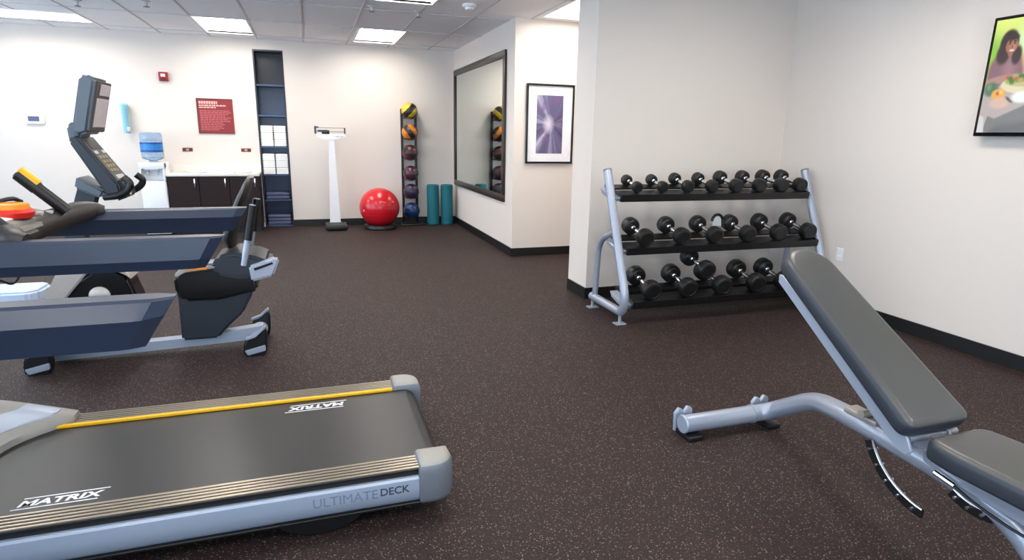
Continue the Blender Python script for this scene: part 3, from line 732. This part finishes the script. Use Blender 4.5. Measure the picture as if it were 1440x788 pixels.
def dumbbell(r, cc, hl, label, loc):
    t = thing('dumbbell', label, 'dumbbell', loc, 'dumbbells on the rack')
    for s in (-1, 1):
        bm = NB(); c = s*cc/2
        lathe(bm, [(0, c-s*hl/2), (r*.5, c-s*hl/2), (r*.78, c-s*hl/2), (r*.95, c-s*hl*.38), (r, c-s*hl*.22), (r, c+s*hl*.3), (r*.93, c+s*hl*.45), (r*.72, c+s*hl/2), (r*.70, c+s*hl*.47), (r*.3, c+s*hl*.47), (0, c+s*hl*.47)], axis='Y', seg=24)
        obj('weight_head', bm, 'urethane', t, local=True, sm=40)
    bm = NB(); a = cc/2-hl/2
    lathe(bm, [(.021, -a-.004), (.021, -a+.008), (.014, -a+.014), (.0165, -a*.45), (.018, 0), (.0165, a*.45), (.014, a-.014), (.021, a-.008), (.021, a+.004)], axis='Y', seg=16)
    obj('handle', bm, 'chrome', t, local=True)
    t.rotation_euler = (TH, 0, 0); return t
ORD = ['leftmost', 'second from left', 'third from left', 'fourth from left', 'fifth from left', 'sixth from left', 'seventh from left', 'rightmost']
XT = {'top': [2.467, 2.70, 2.93, 3.162, 3.394, 3.629, 3.852, 4.056], 'middle': [2.467, 2.80, 3.112, 3.438, 3.753, 4.067], 'bottom': [2.481, 2.813, 3.137, 3.474, 3.76]}
SC = {'top': [.78, .80, .88, .90, 1.0, 1.02, 1.06, 1.06], 'middle': [1, 1, 1, 1, 1.02, 1.02], 'bottom': [1, 1, 1.02, 1.03, 1.03]}
for nm in ('top', 'middle', 'bottom'):
    q = ROWS[nm]; first = None; n = len(XT[nm])
    for i, (x, s) in enumerate(zip(XT[nm], SC[nm])):
        pos = ORD[i] if i < n-1 else 'rightmost'
        lab = '%s dumbbell, %s of the row on the %s shelf' % ('small black' if nm == 'top' else 'black', pos, nm)
        c = q['F']-N*q['r']+N*(q['r']*s+.0012)+D*(q['cc']/2); loc = (x, c.y, c.z)
        if first is None: first = dumbbell(q['r'], q['cc'], q['hl'], lab, loc); first.scale = (s,)*3
        else: dup(first, loc, label=lab, scale=s)
    if nm == 'bottom':
        c = q['F']+D*(q['cc']/2+.03)+N*(.133)
        dup(first, (2.975, c.y, c.z), label='black dumbbell lying on top of the bottom row between second and third', scale=.95)
# strap handle behind the middle row
t = thing('grip_handle', 'black curved cable handle with white strap behind the middle dumbbell row', 'handle', (3.33, 4.34, .69))
bm = NB(); tube(bm, [(3.33+.055*math.cos(a), 4.335, .735+.055*math.sin(a)) for a in [PI*i/14 for i in range(15)]], .012, 10); obj('grip', bm, 'black', t)
bm = NB(); prism(bm, [(3.285, .69), (3.375, .69), (3.368, .75), (3.35, .775), (3.31, .775), (3.292, .75)], 'Y', 4.33, 4.345, .004, 1); obj('strap', bm, 'white', t)

# ------------------------------------------------------------------ adjustable bench
t = thing('weight_bench', 'adjustable weight bench with charcoal pads and silver tube frame', 'weight bench', (2.04, 1.5, 0))
path = smooth(fillet([(1.665, 2.265, .068), (2.17, 2.262, .068), (2.13, 1.95, .275), (2.05, 1.70, .325), (2.03, 1.30, .322), (2.03, 1.06, .285), (2.03, .80, .05)], .10, 5), 2)
bm = NB(); tube(bm, path, .043, 20); fm = obj('main_frame', bm, 'silver', t, sm=50)
bm = NB(); lathe(bm, [(0, 0), (.043, 0), (.047, .008), (.043, .016), (0, .016)], (1.652, 2.265, .068), axis='X'); obj('end_cap', bm, 'panel', fm)
bm = NB(); lathe(bm, [(.0435, -.006), (.0465, -.006), (.0465, .006), (.0435, .006)], (2.06, 2.2625, .068), axis='X'); obj('weld_collar', bm, 'silver', fm)
for x in (1.695, 2.16):
    bm = NB(); prism(bm, [(x-.045, 0.004), (x-.05, .10), (x-.03, .125), (x-.008, .118), (x, .10), (x+.02, .13), (x+.045, .12), (x+.05, .10), (x+.045, .004)], 'Y', 2.315, 2.335, .003, 1)
    br = obj('wheel_bracket', bm, 'panel', t)
    bm = NB(); tube(bm, [(x, 2.29, .05), (x, 2.33, .05)], .014, 10); obj('axle_bolt', bm, 'chrome', br)
    bm = NB(); box(bm, x-.04, x+.04, 2.20, 2.32, 0, .024, .006, 2); obj('rubber_foot', bm, 'black', br)
bm = NB(); tube(bm, [(1.72, .80, .045), (2.34, .80, .045)], .034, 16); obj('front_foot', bm, 'silver', t)
bm = NB()
for x in (1.72, 2.34): box(bm, x-.03, x+.03, .765, .835, 0, .03, .006, 2)
obj('front_rubber_foot', bm, 'black', t)
# seat: pad, base plate, support
def padmesh(w, L, th, roundtop=0.0, taper=1.0):
    """pad in its own plane: x across, y along, z up from underside"""
    o = []
    if roundtop:
        o = [(-w/2, 0), (w/2, 0), (w/2*taper, L-roundtop)]
        o += [(w/2*taper*math.cos(a), L-roundtop+roundtop*math.sin(a)) for a in [PI*i/12 for i in range(1, 12)]]
        o += [(-w/2*taper, L-roundtop)]
    else: o = [(-w/2, 0), (w/2, 0), (w/2, L), (-w/2, L)]
    return o
def pad(name, o, th, mtx, parent):
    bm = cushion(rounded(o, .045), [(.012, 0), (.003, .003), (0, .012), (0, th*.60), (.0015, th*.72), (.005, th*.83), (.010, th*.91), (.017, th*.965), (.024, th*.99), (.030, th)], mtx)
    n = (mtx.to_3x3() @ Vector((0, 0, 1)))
    for f in bm.faces: f.material_index = 0 if f.normal.dot(n) > .6 else 1  # faces turned away from the pad top get the painted-in shade
    return obj(name, bm, ['vinyl', 'vinyl_shaded'], parent, sm=88)
bx = 2.045
sm_ = Matrix.Translation((bx, 1.295, .392)) @ Matrix.Rotation(PI, 4, 'Z')
pad('seat_pad', [(-.135, 0), (.135, 0), (.155, .10), (.15, .40), (.11, .46), (-.11, .46), (-.15, .40), (-.155, .10)], .075, sm_, t)
bm = NB(); prism(bm, [(1.335, .388), (1.325, .345), (1.25, .325), (.93, .305), (.885, .33), (.88, .388)], 'X', bx-.075, bx+.05, .004, 1); sp_ = obj('seat_support', bm, 'silver', t)
bm = NB(); tube(bm, [(bx-.06, 1.30, .365), (bx+.05, 1.30, .365)], .016, 12); obj('pivot_bolt', bm, 'chrome', sp_)
bm = NB(); tube(bm, [(bx-.085, 1.27, .335), (bx-.085, 1.20, .325)], .011, 10); tube(bm, [(bx-.085, 1.235, .333), (bx-.05, 1.235, .333)], .008, 8); obj('pop_pin', bm, 'chrome', sp_)
bm = NB(); tube(bm, smooth([(bx-.085, 1.21, .325), (bx-.083, 1.12, .30), (bx-.082, 1.0, .285), (bx-.08, .93, .295)], 5), .005, 8); obj('release_cable', bm, 'black', sp_)
# backrest
A = math.radians(33.0)
bmx = Matrix.Translation((bx-.03, 1.345, .435)) @ Matrix.Rotation(A, 4, 'X')
pad('back_pad', padmesh(.30, .88, .07, .115, .80), .07, bmx, t)
for sx in (-.115, .085):
    bm = NB(); prism(bm, [(-.04, -.05), (-.01, -.066), (.03, -.066), (.78, -.04), (.80, -.012), (.78, -.001), (0, -.001), (-.045, -.025)], 'X', sx, sx+.012, .002, 1, tf=bmx); obj('backrest_rail', bm, 'panel', t)
bm = NB(); tube(bm, [(bx-.12, 1.36, .418), (bx+.11, 1.36, .418)], .014, 12); box(bm, bx-.03, bx+.03, 1.32, 1.40, .34, .425, .004, 1); obj('pivot', bm, 'silver', t)
# strut and curved adjustment ladders
bm = NB(); box(bm, bx-.035, bx+.035, 1.55, 1.70, .352, .375, .005, 2); tube(bm, [(bx-.06, 1.60, .39), (bx+.06, 1.60, .39)], .016, 12); tube(bm, [(bx, 1.60, .39), (bx, 1.56, .50)], .014, 10); obj('strut', bm, 'tan_silver', t)
def ladder(cx, cy, cz, r, a0, a1, n, wd=.035):
    P = [(cy+r*math.cos(a0+(a1-a0)*i/14), cz+r*math.sin(a0+(a1-a0)*i/14)) for i in range(15)]
    Q = [(cy+(r-wd)*math.cos(a0+(a1-a0)*i/14), cz+(r-wd)*math.sin(a0+(a1-a0)*i/14)) for i in range(15)]
    bm = NB(); prism(bm, P+Q[::-1], 'X', cx-.006, cx+.006); l = obj('adjustment_ladder', bm, 'black', t)
    bm = NB(); tube(bm, [(cx-.005, y, z) for y, z in Q], .005, 8); obj('ladder_edge', bm, 'chrome', l)
    for i in range(n):
        a = a0+(a1-a0)*(i+.5)/n; y, z = cy+(r-wd*.6)*math.cos(a), cz+(r-wd*.6)*math.sin(a)
        bm = NB(); tube(bm, [(cx-.02, y, z), (cx+.02, y, z)], .006, 8); obj('ladder_pin', bm, 'chrome', l)
ladder(2.0, 1.30, .42, .30, math.radians(-25), math.radians(-88), 5)
ladder(2.0, 1.15, .43, .19, math.radians(-62), math.radians(-108), 3)

# ------------------------------------------------------------------ treadmills
YC = 2.45
def treadmill(dx, yc, label):
    t = thing('treadmill', label, 'treadmill', (-.6+dx, yc, 0), 'treadmills')
    B = lambda *a, **k: box(NB(), a[0]+dx, a[1]+dx, a[2]+yc, a[3]+yc, *a[4:], **k)
    def PR(poly, ax, a0, a1, bev=0, seg=2):
        if ax == 'Y': return prism(NB(), [(u+dx, v) for u, v in poly], 'Y', a0+yc, a1+yc, bev, seg)
        if ax == 'X': return prism(NB(), [(u+yc, v) for u, v in poly], 'X', a0+dx, a1+dx, bev, seg)
        return prism(NB(), [(u+dx, v+yc) for u, v in poly], 'Z', a0, a1, bev, seg)
    V = lambda x, y, z: Vector((x+dx, y+yc, z))
    dk = obj('deck', B(-2.1, .34, -.43, .43, .075, .176, bev=.004, seg=1), 'black', t)
    obj('under_pan', B(-1.9, .25, -.36, .36, .05, .078, bev=.01, seg=2), 'black', dk)
    for s in (-1, 1):
        y0, y1 = sorted((s*.39, s*.31))
        obj('rear_foot', PR([(-.20, .08), (-.16, .035), (-.10, .008), (-.03, 0), (.03, .008), (.09, .035), (.13, .08)], 'Y', min(s*.30, s*.444), max(s*.30, s*.444), .006, 2), 'black', dk)
        obj('front_foot', B(-1.95, -1.85, y0, y1, 0, .08, bev=.01, seg=2), 'black', dk)
    arc = [(.375+.058*math.cos(a), .136+.058*math.sin(a)) for a in [PI/2-PI*i/12 for i in range(13)]]
    bl = obj('running_belt', PR([(-1.9, .194), (-.5, .194)]+arc+[(-.5, .079), (-1.9, .079)], 'Y', -.322, .322), 'belt', t)
    for s in (-1, 1):
        ya, yb = sorted((s*.325, s*.43))
        ra = obj('side_rail', B(-1.9, .33, ya, yb, .172, .199, bev=.003, seg=1), 'rail', t)
        bm = NB()
        for k in range(5):
            q = .337+k*.0195; a, b = sorted((s*q, s*(q+.011)))
            box(bm, -1.9+dx, .33+dx, a+yc, b+yc, .197, .2035, .002, 1)
        obj('grip_ribs', bm, 'rib', ra)
        # pale outer skirt, a rounded profile
        pts = [(s*.43, .174), (s*.443, .174), (s*.451, .167), (s*.4525, .13), (s*.449, .09), (s*.436, .072), (s*.43, .07)]
        pn = obj('side_panel', PR(pts, 'X', -2.1, .335), 'panel', t)
        a, b = sorted((s*.43, s*.4525)); obj('panel_lip', B(-2.1, .335, a, b, .062, .072, bev=.002, seg=1), 'black', pn)
        # end cap
        ys = [s*.315, s*.43, s*.445]
        o = [(.322, s*.312), (.322, s*.457), (.462, s*.457), (.462, s*.318)]
        o = [o[0], o[1]]+[(.382+.08*math.sin(a), s*(.377+.08*math.cos(a))) for a in [PI/2*k_/8 for k_ in range(9)]]+[(.458, s*.314)]
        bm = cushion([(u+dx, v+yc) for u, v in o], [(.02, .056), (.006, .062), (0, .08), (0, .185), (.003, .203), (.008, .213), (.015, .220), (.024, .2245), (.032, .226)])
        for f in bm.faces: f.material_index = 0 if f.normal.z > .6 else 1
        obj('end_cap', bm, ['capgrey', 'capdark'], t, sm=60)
        if s < 0:
            mw = Matrix.Translation((dx, yc-.4525, 0)) @ Matrix.Rotation(PI/2, 4, 'X')
            text('faint_lettering', 'ULTIMATE', 'pale_ink', pn, -.058, .168, .116, .152, mw, 0.0)
            text('bold_lettering', 'DECK', 'dark_ink', pn, .178, .285, .121, .152, mw, 0.02)
    ys_ = obj('safety_strip', B(-1.3, .322, .309, .327, .194, .2065, bev=.002, seg=1), 'yellow', t)
    for rz, x, y in ((0, -.865, -.265), (PI, -.035, .235)):
        mw = Matrix.Translation((x+dx, y+yc, .1943)) @ Matrix.Rotation(rz, 4, 'Z')
        text('belt_lettering', 'MATRIX', 'white_ink', bl, -.122, .122, -.018, .018, mw, 0.03, .15)
        bm = NB(); box(bm, -.118, .135, .029, .034, 0, .0006); box(bm, -.135, .112, -.034, -.029, 0, .0006); bmesh.ops.transform(bm, matrix=mw, verts=bm.verts)
        obj('belt_stripe', bm, 'white_ink', bl)
    # motor hood: shell with a concave rear edge that reaches along both rails
    def hood(v0, v1, u0, u1, lift, nv=24, nu=14):
        bm = NB(); G = []
        for i in range(nv+1):
            v = v0+(v1-v0)*i/nv; q = abs(v)/.46
            xf = min(-1.02, -1.21+.47*q**3); row = []
            for j in range(nu+1):
                u = u0+(u1-u0)*j/nu; x = xf+(-2.15-xf)*u
                z = .222+.15*math.sin(min(1, u*1.9)*PI/2)*(1-.25*max(0, q-.8)/.2)+lift
                if q > .92: z -= (q-.92)/.08*.05
                row.append(bm.verts.new(V(x, v, z)))
            G.append(row)
        for i in range(nv):
            for j in range(nu): bm.faces.new((G[i][j], G[i+1][j], G[i+1][j+1], G[i][j+1]))
        bmesh.ops.recalc_face_normals(bm, faces=bm.faces)
        ext = bmesh.ops.extrude_face_region(bm, geom=bm.faces[:])
        bmesh.ops.translate(bm, vec=(0, 0, -.03), verts=[g for g in ext['geom'] if isinstance(g, bmesh.types.BMVert)])
        bmesh.ops.recalc_face_normals(bm, faces=bm.faces); return bm
    hd = obj('motor_hood', hood(-.46, .46, 0, 1, 0), 'capgrey', t, sm=60)
    obj('hood_stripe', hood(-.40, .40, .05, .15, .004), 'panel', hd, sm=60)
    obj('hood_skirt', PR([(-1.5, .17), (-1.5, .08), (-2.15, .06), (-2.2, .16), (-2.15, .34), (-1.75, .33)], 'Y', -.44, .44, .02, 3), 'darkhousing', hd)
    # handrails with slanted ends
    def ring(x, ys, sl, k=1.0, zt=1.10):
        o_ = 1 if ys > 0 else -1     # outward side; the outer ridge sits low, the inner ridge high
        sec = [(-.022*o_, 0), (.026*o_, 0), (.033*o_, -.006), (.046*o_, -.068), (.030*o_, -.1), (-.024*o_, -.1), (-.050*o_, -.036), (-.030*o_, -.005)]
        return [V(x+sl*(-dz)/.1, ys+dy*k, zt+dz) for dy, dz in sec]
    for s in (-1, 1):
        y = s*.38
        bm = NB(); loft(bm, [ring(-1.08, y, -.07), ring(-.325, y, -.05), ring(-.305, y, -.054, .93), ring(-.270, y, -.062, .40)])
        ar = obj('handrail', bm, 'armblue', t, sm=15)
        bm = NB(); loft(bm, [ring(-1.42, y, 0), ring(-1.0806, y, -.07)]); obj('handrail_root', bm, 'armroot', ar, sm=15)
        bm = NB(); tube(bm, [V(-1.40, y, 1.05), V(-1.48, y, .75), V(-1.62, s*.42, .34), V(-1.66, s*.42, .20)], .045, 14, ry=.03); obj('upright', bm, 'silver', t)
        gy = .19 if s > 0 else -.30
        g0, g1 = V(-.87, gy, 1.118), V(-1.0, gy-.02, 1.262)
        bm = NB(); tube(bm, [g0, g0.lerp(g1, .6)], .022, 14); gr = obj('pulse_grip', bm, 'black', t)
        bm = NB(); tube(bm, [g0.lerp(g1, .6), g0.lerp(g1, .97), g1], [.024, .024, .016], 14); obj('grip_tip', bm, 'black', gr)
        o_ = V(0, 0, 0)
        bm = NB(); tube(bm, [g0.lerp(g1, .62)+Vector((.008, -.003, .012)), g0.lerp(g1, .98)+Vector((.008, -.003, .012))], .017, 12); obj('sensor_plate', bm, 'yellow', gr)
    half = [(-.80, .362, 1.096), (-.845, .345, 1.103), (-.892, .25, 1.093), (-.935, .15, 1.078), (-.965, .06, 1.06)]
    pts = half+[(x, -y, z) for x, y, z in half[::-1]]
    bm = NB(); sp2 = smooth([V(*q) for q in pts], 5); nn = len(sp2)
    tube(bm, sp2, [.022+.022*min(1, min(i_, nn-1-i_)/8) for i_ in range(nn)], 14); obj('front_armrest', bm, 'dkbrown', t, sm=60)
    cp = obj('console_tray', PR([(-.91, 1.07), (-.925, 1.105), (-1.0, 1.128), (-1.34, 1.15), (-1.40, 1.06), (-1.0, 1.03)], 'Y', -.255, .255, .012, 2), 'greygreen', t)
    bm = NB(); tube(bm, smooth([V(-1.10, -.02, 1.142), V(-1.05, .2, 1.165), V(-1.03, .25, 1.15)], 4), .008, 8); obj('tray_edge', bm, 'black', cp)
    bm = NB(); lathe(bm, [(0, 0), (.062, 0), (.066, .018), (.058, .03), (0, .03)], V(-.985, .04, 1.118)); es = obj('stop_button', bm, 'red_clip', cp)
    bm = NB(); lathe(bm, [(.028, .03), (.055, .03), (.052, .046), (.032, .05), (.028, .03)], V(-.985, .04, 1.118)); obj('stop_ring', bm, 'orange', es)
    bm = NB(); prism(bm, [(-1.03, 1.131), (-.96, 1.117), (-.96, 1.121), (-1.03, 1.135)], 'Y', -.12, 0.01, tf=Matrix.Translation((dx, yc, 0))); obj('instruction_card', bm, 'paper', cp)
    bm = NB()
    for k in range(4): box(bm, -.945+dx+.02*(k % 2), -.925+dx+.02*(k % 2), yc+.12+.03*k, yc+.14+.03*k, 1.105, 1.125, .002, 1)
    obj('tray_buttons', bm, 'key_pale', cp)
    bm = NB(); prism(bm, [(-1.36, 1.10), (-1.30, 1.12), (-1.46, 1.55), (-1.52, 1.53)], 'Y', -.25, .25, .012, 2, tf=Matrix.Translation((dx, yc, 0))); obj('display', bm, 'darkhousing', t)
    bm = NB(); tube(bm, smooth([V(-.835, -.345, 1.01), V(-.842, -.35, .985), V(-.862, -.35, .968), V(-.90, -.35, .985), V(-1.0, -.34, 1.01)], 6), .0035, 8); obj('safety_cord', bm, 'black', t)
    return t
treadmill(0, YC, 'grey treadmill in the foreground with yellow strip, belt and deck in full view')
treadmill(0, YC-1.52, 'treadmill nearest the camera at lower left, only its handrail in view')

# ------------------------------------------------------------------ recumbent bike
Y = 4.2
t = thing('recumbent_bike', 'recumbent exercise bike with tall console behind the treadmill handrails', 'exercise bike', (-.9, Y, 0))
bm = NB(); loft(bm, [[(x, Y-.04, z0), (x, Y+.04, z0), (x, Y+.04, z1), (x, Y-.04, z1)] for x, z0, z1 in ((-1.60, .02, .10), (-1.1, .035, .095), (-.75, .045, .105), (-.5, .055, .135), (-.36, .06, .15))]); obj('base_beam', bm, 'panel', t)
def stab(name, x, hl, parent):
    bm = NB(); tube(bm, [(x, Y-hl, .075), (x, Y+hl, .075)], .05, 16, ry=.045); st = obj(name, bm, 'panel', parent)
    for s in (-1, 1):
        a, b = sorted((Y+s*(hl-.05), Y+s*(hl+.01)))
        bm = NB(); prism(bm, [(x-.075, .0), (x-.08, .07), (x-.06, .12), (x, .14), (x+.055, .19), (x+.07, .17), (x+.065, .05), (x+.05, 0)], 'Y', a, b, .012, 3); obj('end_shoe', bm, 'black', st)
        a, b = sorted((Y+s*(hl+.0), Y+s*(hl+.016)))
        bm = NB(); prism(bm, [(x-.07, .045), (x+.055, .075), (x+.055, .035), (x-.055, .01)], 'Y', a, b, .004, 2); obj('shoe_trim', bm, 'panel', st)
        bm = NB(); prism(bm, [(x-.06, .135), (x, .155), (x+.055, .205), (x+.062, .19), (x+.0, .135), (x-.055, .12)], 'Y', a-.02, b-.002, .003, 1); obj('shoe_top', bm, 'panel', st)
    return st
stab('rear_stabilizer', -.395, .21, t); stab('front_stabilizer', -1.575, .21, t)
bm = NB(); prism(bm, [(-.855, .50), (-.84, .38), (-.845, .10), (-.63, .10), (-.58, .16), (-.47, .26), (-.40, .39), (-.39, .47), (-.62, .55)], 'Y', Y-.085, Y+.085, .015, 3); obj('rear_body', bm, 'darkhousing', t)
bm = NB(); prism(bm, [(-.85, .52), (-.80, .565), (-.70, .585), (-.54, .60), (-.38, .50), (-.365, .41), (-.60, .36), (-.80, .365), (-.845, .42)], 'Y', Y-.11, Y+.11, .02, 3); obj('body_shroud', bm, 'gloss_black', t)
bm = NB(); prism(bm, [(-.84, .545), (-.79, .585), (-.62, .59), (-.60, .575), (-.78, .555), (-.83, .525)], 'Y', Y-.118, Y+.118, .006, 2); obj('shroud_trim', bm, 'tan_silver', t)
bm = NB(); box(bm, -.85, -.27, Y-.05, Y+.05, .565, .60, .006, 2); obj('seat_track', bm, 'silver', t)
o = [(-.62, .60), (-.58, .665), (-.50, .685), (-.38, .665), (-.28, .62), (-.265, .55), (-.32, .51), (-.50, .515), (-.59, .545)]
bm = NB(); prism(bm, o, 'Y', Y-.2, Y+.2, .025, 4); obj('seat', bm, 'darkhousing', t)
bm = NB(); prism(bm, [(-.40, .60), (-.24, .655), (-.215, .635), (-.26, .53), (-.39, .50)], 'Y', Y-.235, Y-.19, .012, 3); cl = obj('seat_clamp', bm, 'silver', t)
bm = NB(); prism(bm, [(-.37, .588), (-.26, .622), (-.255, .61), (-.365, .572)], 'Y', Y-.240, Y-.234, .002, 1); obj('clamp_slot', bm, 'gloss_black', cl)
bm = NB(); prism(bm, [(-.78, .60), (-.765, .645), (-.735, .60), (-.66, .605), (-.645, .575), (-.76, .575)], 'Y', Y-.16, Y-.12, .006, 2); obj('adjustment_lever', bm, 'orange', t)
# backrest leaning away from the pedals
rows = []
for z, xc, hw_, th_ in ((.70, -.51, .13, .03), (.76, -.515, .19, .045), (.88, -.475, .21, .04), (1.0, -.425, .205, .035), (1.09, -.385, .17, .028), (1.135, -.365, .10, .02)):
    rows.append([(xc+th_*math.cos(a)-.02*(1-abs(math.sin(a)))*0, Y+hw_*math.sin(a), z) for a in [2*PI*i/20 for i in range(20)]])
bm = NB(); loft(bm, rows); obj('seat_back', bm, 'black', t, sm=50)
bm = NB(); tube(bm, fillet([(-.43, Y-.19, .60), (-.40, Y-.19, .74), (-.35, Y-.185, .98)], .05), .02, 12); sa = obj('side_bar', bm, 'silver', t)
bm = NB(); tube(bm, [(-.395, Y-.19, .76), (-.352, Y-.185, .975)], .025, 12); obj('bar_grip', bm, 'black', sa)
bm = NB(); tube(bm, fillet([(-.43, Y+.19, .60), (-.40, Y+.19, .74), (-.35, Y+.185, .98)], .05), .02, 12); sa = obj('side_bar', bm, 'silver', t)
bm = NB(); tube(bm, [(-.395, Y+.19, .76), (-.352, Y+.185, .975)], .025, 12); obj('bar_grip', bm, 'black', sa)
# drive shroud, crank and pedals
bm = NB(); prism(bm, [(-1.56, .10), (-1.52, .38), (-1.38, .52), (-1.28, .585), (-1.20, .615), (-1.10, .56), (-1.05, .38), (-1.08, .10)], 'Y', Y-.10, Y+.10, .02, 3); dr = obj('drive_shroud', bm, 'gloss_black', t)
bm = NB(); prism(bm, [(-1.57, .36), (-1.45, .585), (-1.40, .64), (-1.30, .64), (-1.28, .60), (-1.48, .36)], 'Y', Y-.135, Y-.095, .008, 2); obj('shroud_strut', bm, 'tan_silver', dr)
bm = NB(); prism(bm, [(-1.24, .618), (-1.20, .629), (-1.09, .569), (-1.075, .53), (-1.10, .553), (-1.20, .613)], 'Y', Y-.108, Y+.108, .003, 1); obj('shroud_edge', bm, 'tan_silver', dr)
for s in (-1, 1):
    bm = NB(); lathe(bm, [(0, 0), (.055, 0), (.058, .012), (.04, .022), (0, .022)], (-1.25, Y+s*.10, .435), axis='Y', rot=Matrix.Rotation(0 if s > 0 else PI, 4, 'Z')); ck = obj('crank_hub', bm, 'tan_silver', t)
    bm = NB(); a = .9 if s < 0 else .9+PI
    e = Vector((-1.25+.17*math.cos(a+PI), Y+s*.135, .435+.17*math.sin(a+PI)*1.0))
    tube(bm, [(-1.25, Y+s*.13, .435), e], .014, 10); obj('crank_arm', bm, 'silver', ck)
    bm = NB(); box(bm, e.x-.05, e.x+.05, min(e.y, e.y+s*.1), max(e.y, e.y+s*.1), e.z-.015, e.z+.015, .006, 2); obj('pedal', bm, 'black', ck)
# mast, console, screen, handlebar
bm = NB(); loft(bm, [[(x-.05, Y-.05, z), (x+.05, Y-.05, z), (x+.05, Y+.05, z), (x-.05, Y+.05, z)] for x, z in ((-1.36, .50), (-1.30, .80), (-1.20, 1.08))]); obj('mast', bm, 'darkhousing', t)
def slab(name, pts, y0, y1, m, parent, bev=.012):
    bm = NB(); prism(bm, pts, 'Y', y0, y1, bev, 3); return obj(name, bm, m, parent)
cs = slab('console', [(-1.235, 1.345), (-1.215, 1.38), (-1.19, 1.375), (-1.02, 1.11), (-1.01, 1.06), (-1.05, 1.02), (-1.08, 1.03)], Y-.14, Y+.14, 'darkhousing', t)
slab('rear_cover', [(-1.235, 1.15), (-1.255, 1.08), (-1.13, 1.02), (-1.10, 1.06)], Y-.10, Y+.10, 'housing', cs)
# console face plate runs along the slope from (-1.19,1.375) to (-1.02,1.11)
p0, p1 = Vector((-1.19, 0, 1.375)), Vector((-1.02, 0, 1.11)); nrm = Vector((.842, 0, .54))
def face(name, u0, u1, y0, y1, m, parent, h=.004, b=.001):
    a, c = p0.lerp(p1, u0), p0.lerp(p1, u1)
    return slab(name, [(a.x, a.z), (c.x, c.z), (c.x+nrm.x*h, c.z+nrm.z*h), (a.x+nrm.x*h, a.z+nrm.z*h)], y0, y1, m, parent, b)
fp = face('face_plate', .03, .95, Y-.12, Y+.12, 'consolegrey', cs)
face('readout', .10, .28, Y-.09, Y+.09, 'black', fp, .007)
for k, yy in enumerate((-.09, .05)): face('round_key', .32, .38, Y+yy, Y+yy+.05, 'key_pale', fp, .009)
for r_ in range(4):
    for c_ in range(3): face('key', .42+r_*.095, .48+r_*.095, Y-.08+c_*.055, Y-.045+c_*.055, 'key', fp, .008)
face('start_key', .84, .92, Y-.07, Y+.07, 'key_pale', fp, .008)
slab('cup_ledge', [(-1.06, 1.13), (-1.0, 1.12), (-.985, 1.03), (-1.05, 1.0)], Y-.11, Y+.11, 'black', cs)
bm = NB(); lathe(bm, [(0, 0), (.03, 0), (.034, .01), (0, .012)], (-.99, Y-.06, 1.07), axis='X'); obj('control_knob', bm, 'chrome', cs)
tv = slab('screen_arm', [(-1.245, 1.33), (-1.25, 1.43), (-1.215, 1.46), (-1.17, 1.42), (-1.19, 1.36)], Y-.09, Y+.09, 'housing', t)
tvb = slab('screen_housing', [(-1.215, 1.40), (-1.14, 1.705), (-1.11, 1.72), (-1.06, 1.69), (-1.135, 1.395), (-1.18, 1.38)], Y-.14, Y+.14, 'housing', t, .02)
q0, q1 = Vector((-1.135, 0, 1.395)), Vector((-1.06, 0, 1.69)); qn = Vector((.969, 0, -.246))
def tface(name, u0, u1, y0, y1, m, h, b=.001):
    a, c = q0.lerp(q1, u0), q0.lerp(q1, u1)
    return slab(name, [(a.x, a.z), (c.x, c.z), (c.x+qn.x*h, c.z+qn.z*h), (a.x+qn.x*h, a.z+qn.z*h)], y0, y1, m, tvb, b)
tface('bezel', .02, .98, Y-.135, Y+.135, 'dkbrown', .012, .004)
tface('display_glass', .12, .66, Y-.11, Y+.115, 'screen', .014); tface('upper_glass', .72, .93, Y-.07, Y+.115, 'screen', .014)
for s in (-1, 1):
    bm = NB(); tube(bm, smooth([(-1.10, Y+s*.13, 1.03), (-1.03, Y+s*.15, 1.04), (-.975, Y+s*.15, 1.07), (-.955, Y+s*.15, 1.11), (-.985, Y+s*.14, 1.145)], 6), .02, 12); obj('handlebar', bm, 'black', t)

for o in t.children:      # the console head is slim and sits a little toward the pedals
    if o.name.split('.')[0] in ('console', 'screen_arm', 'screen_housing', 'handlebar', 'mast'):
        for q in [o]+list(o.children_recursive):
            for v in q.data.vertices: v.co.y *= .95; v.co.x -= .05
# ------------------------------------------------------------------ step platform on the floor far left
bm = NB(); prism(bm, [(-3.2, 5.62), (-2.22, 5.62), (-2.15, 5.69), (-2.15, 5.93), (-2.22, 6.0), (-3.2, 6.0)], 'Z', .03, .13, .02, 3)
t = thing('step_platform', 'low pale blue step platform on the floor at far left behind the exercise bike', 'step platform', (-2.7, 5.8, 0))
obj('top', bm, 'step', t)
for x in (-3.05, -2.35):
    obj('riser', box_(x-.12, x+.12, 5.65, 5.97, 0, .04, .008, 2), 'capdark', t)
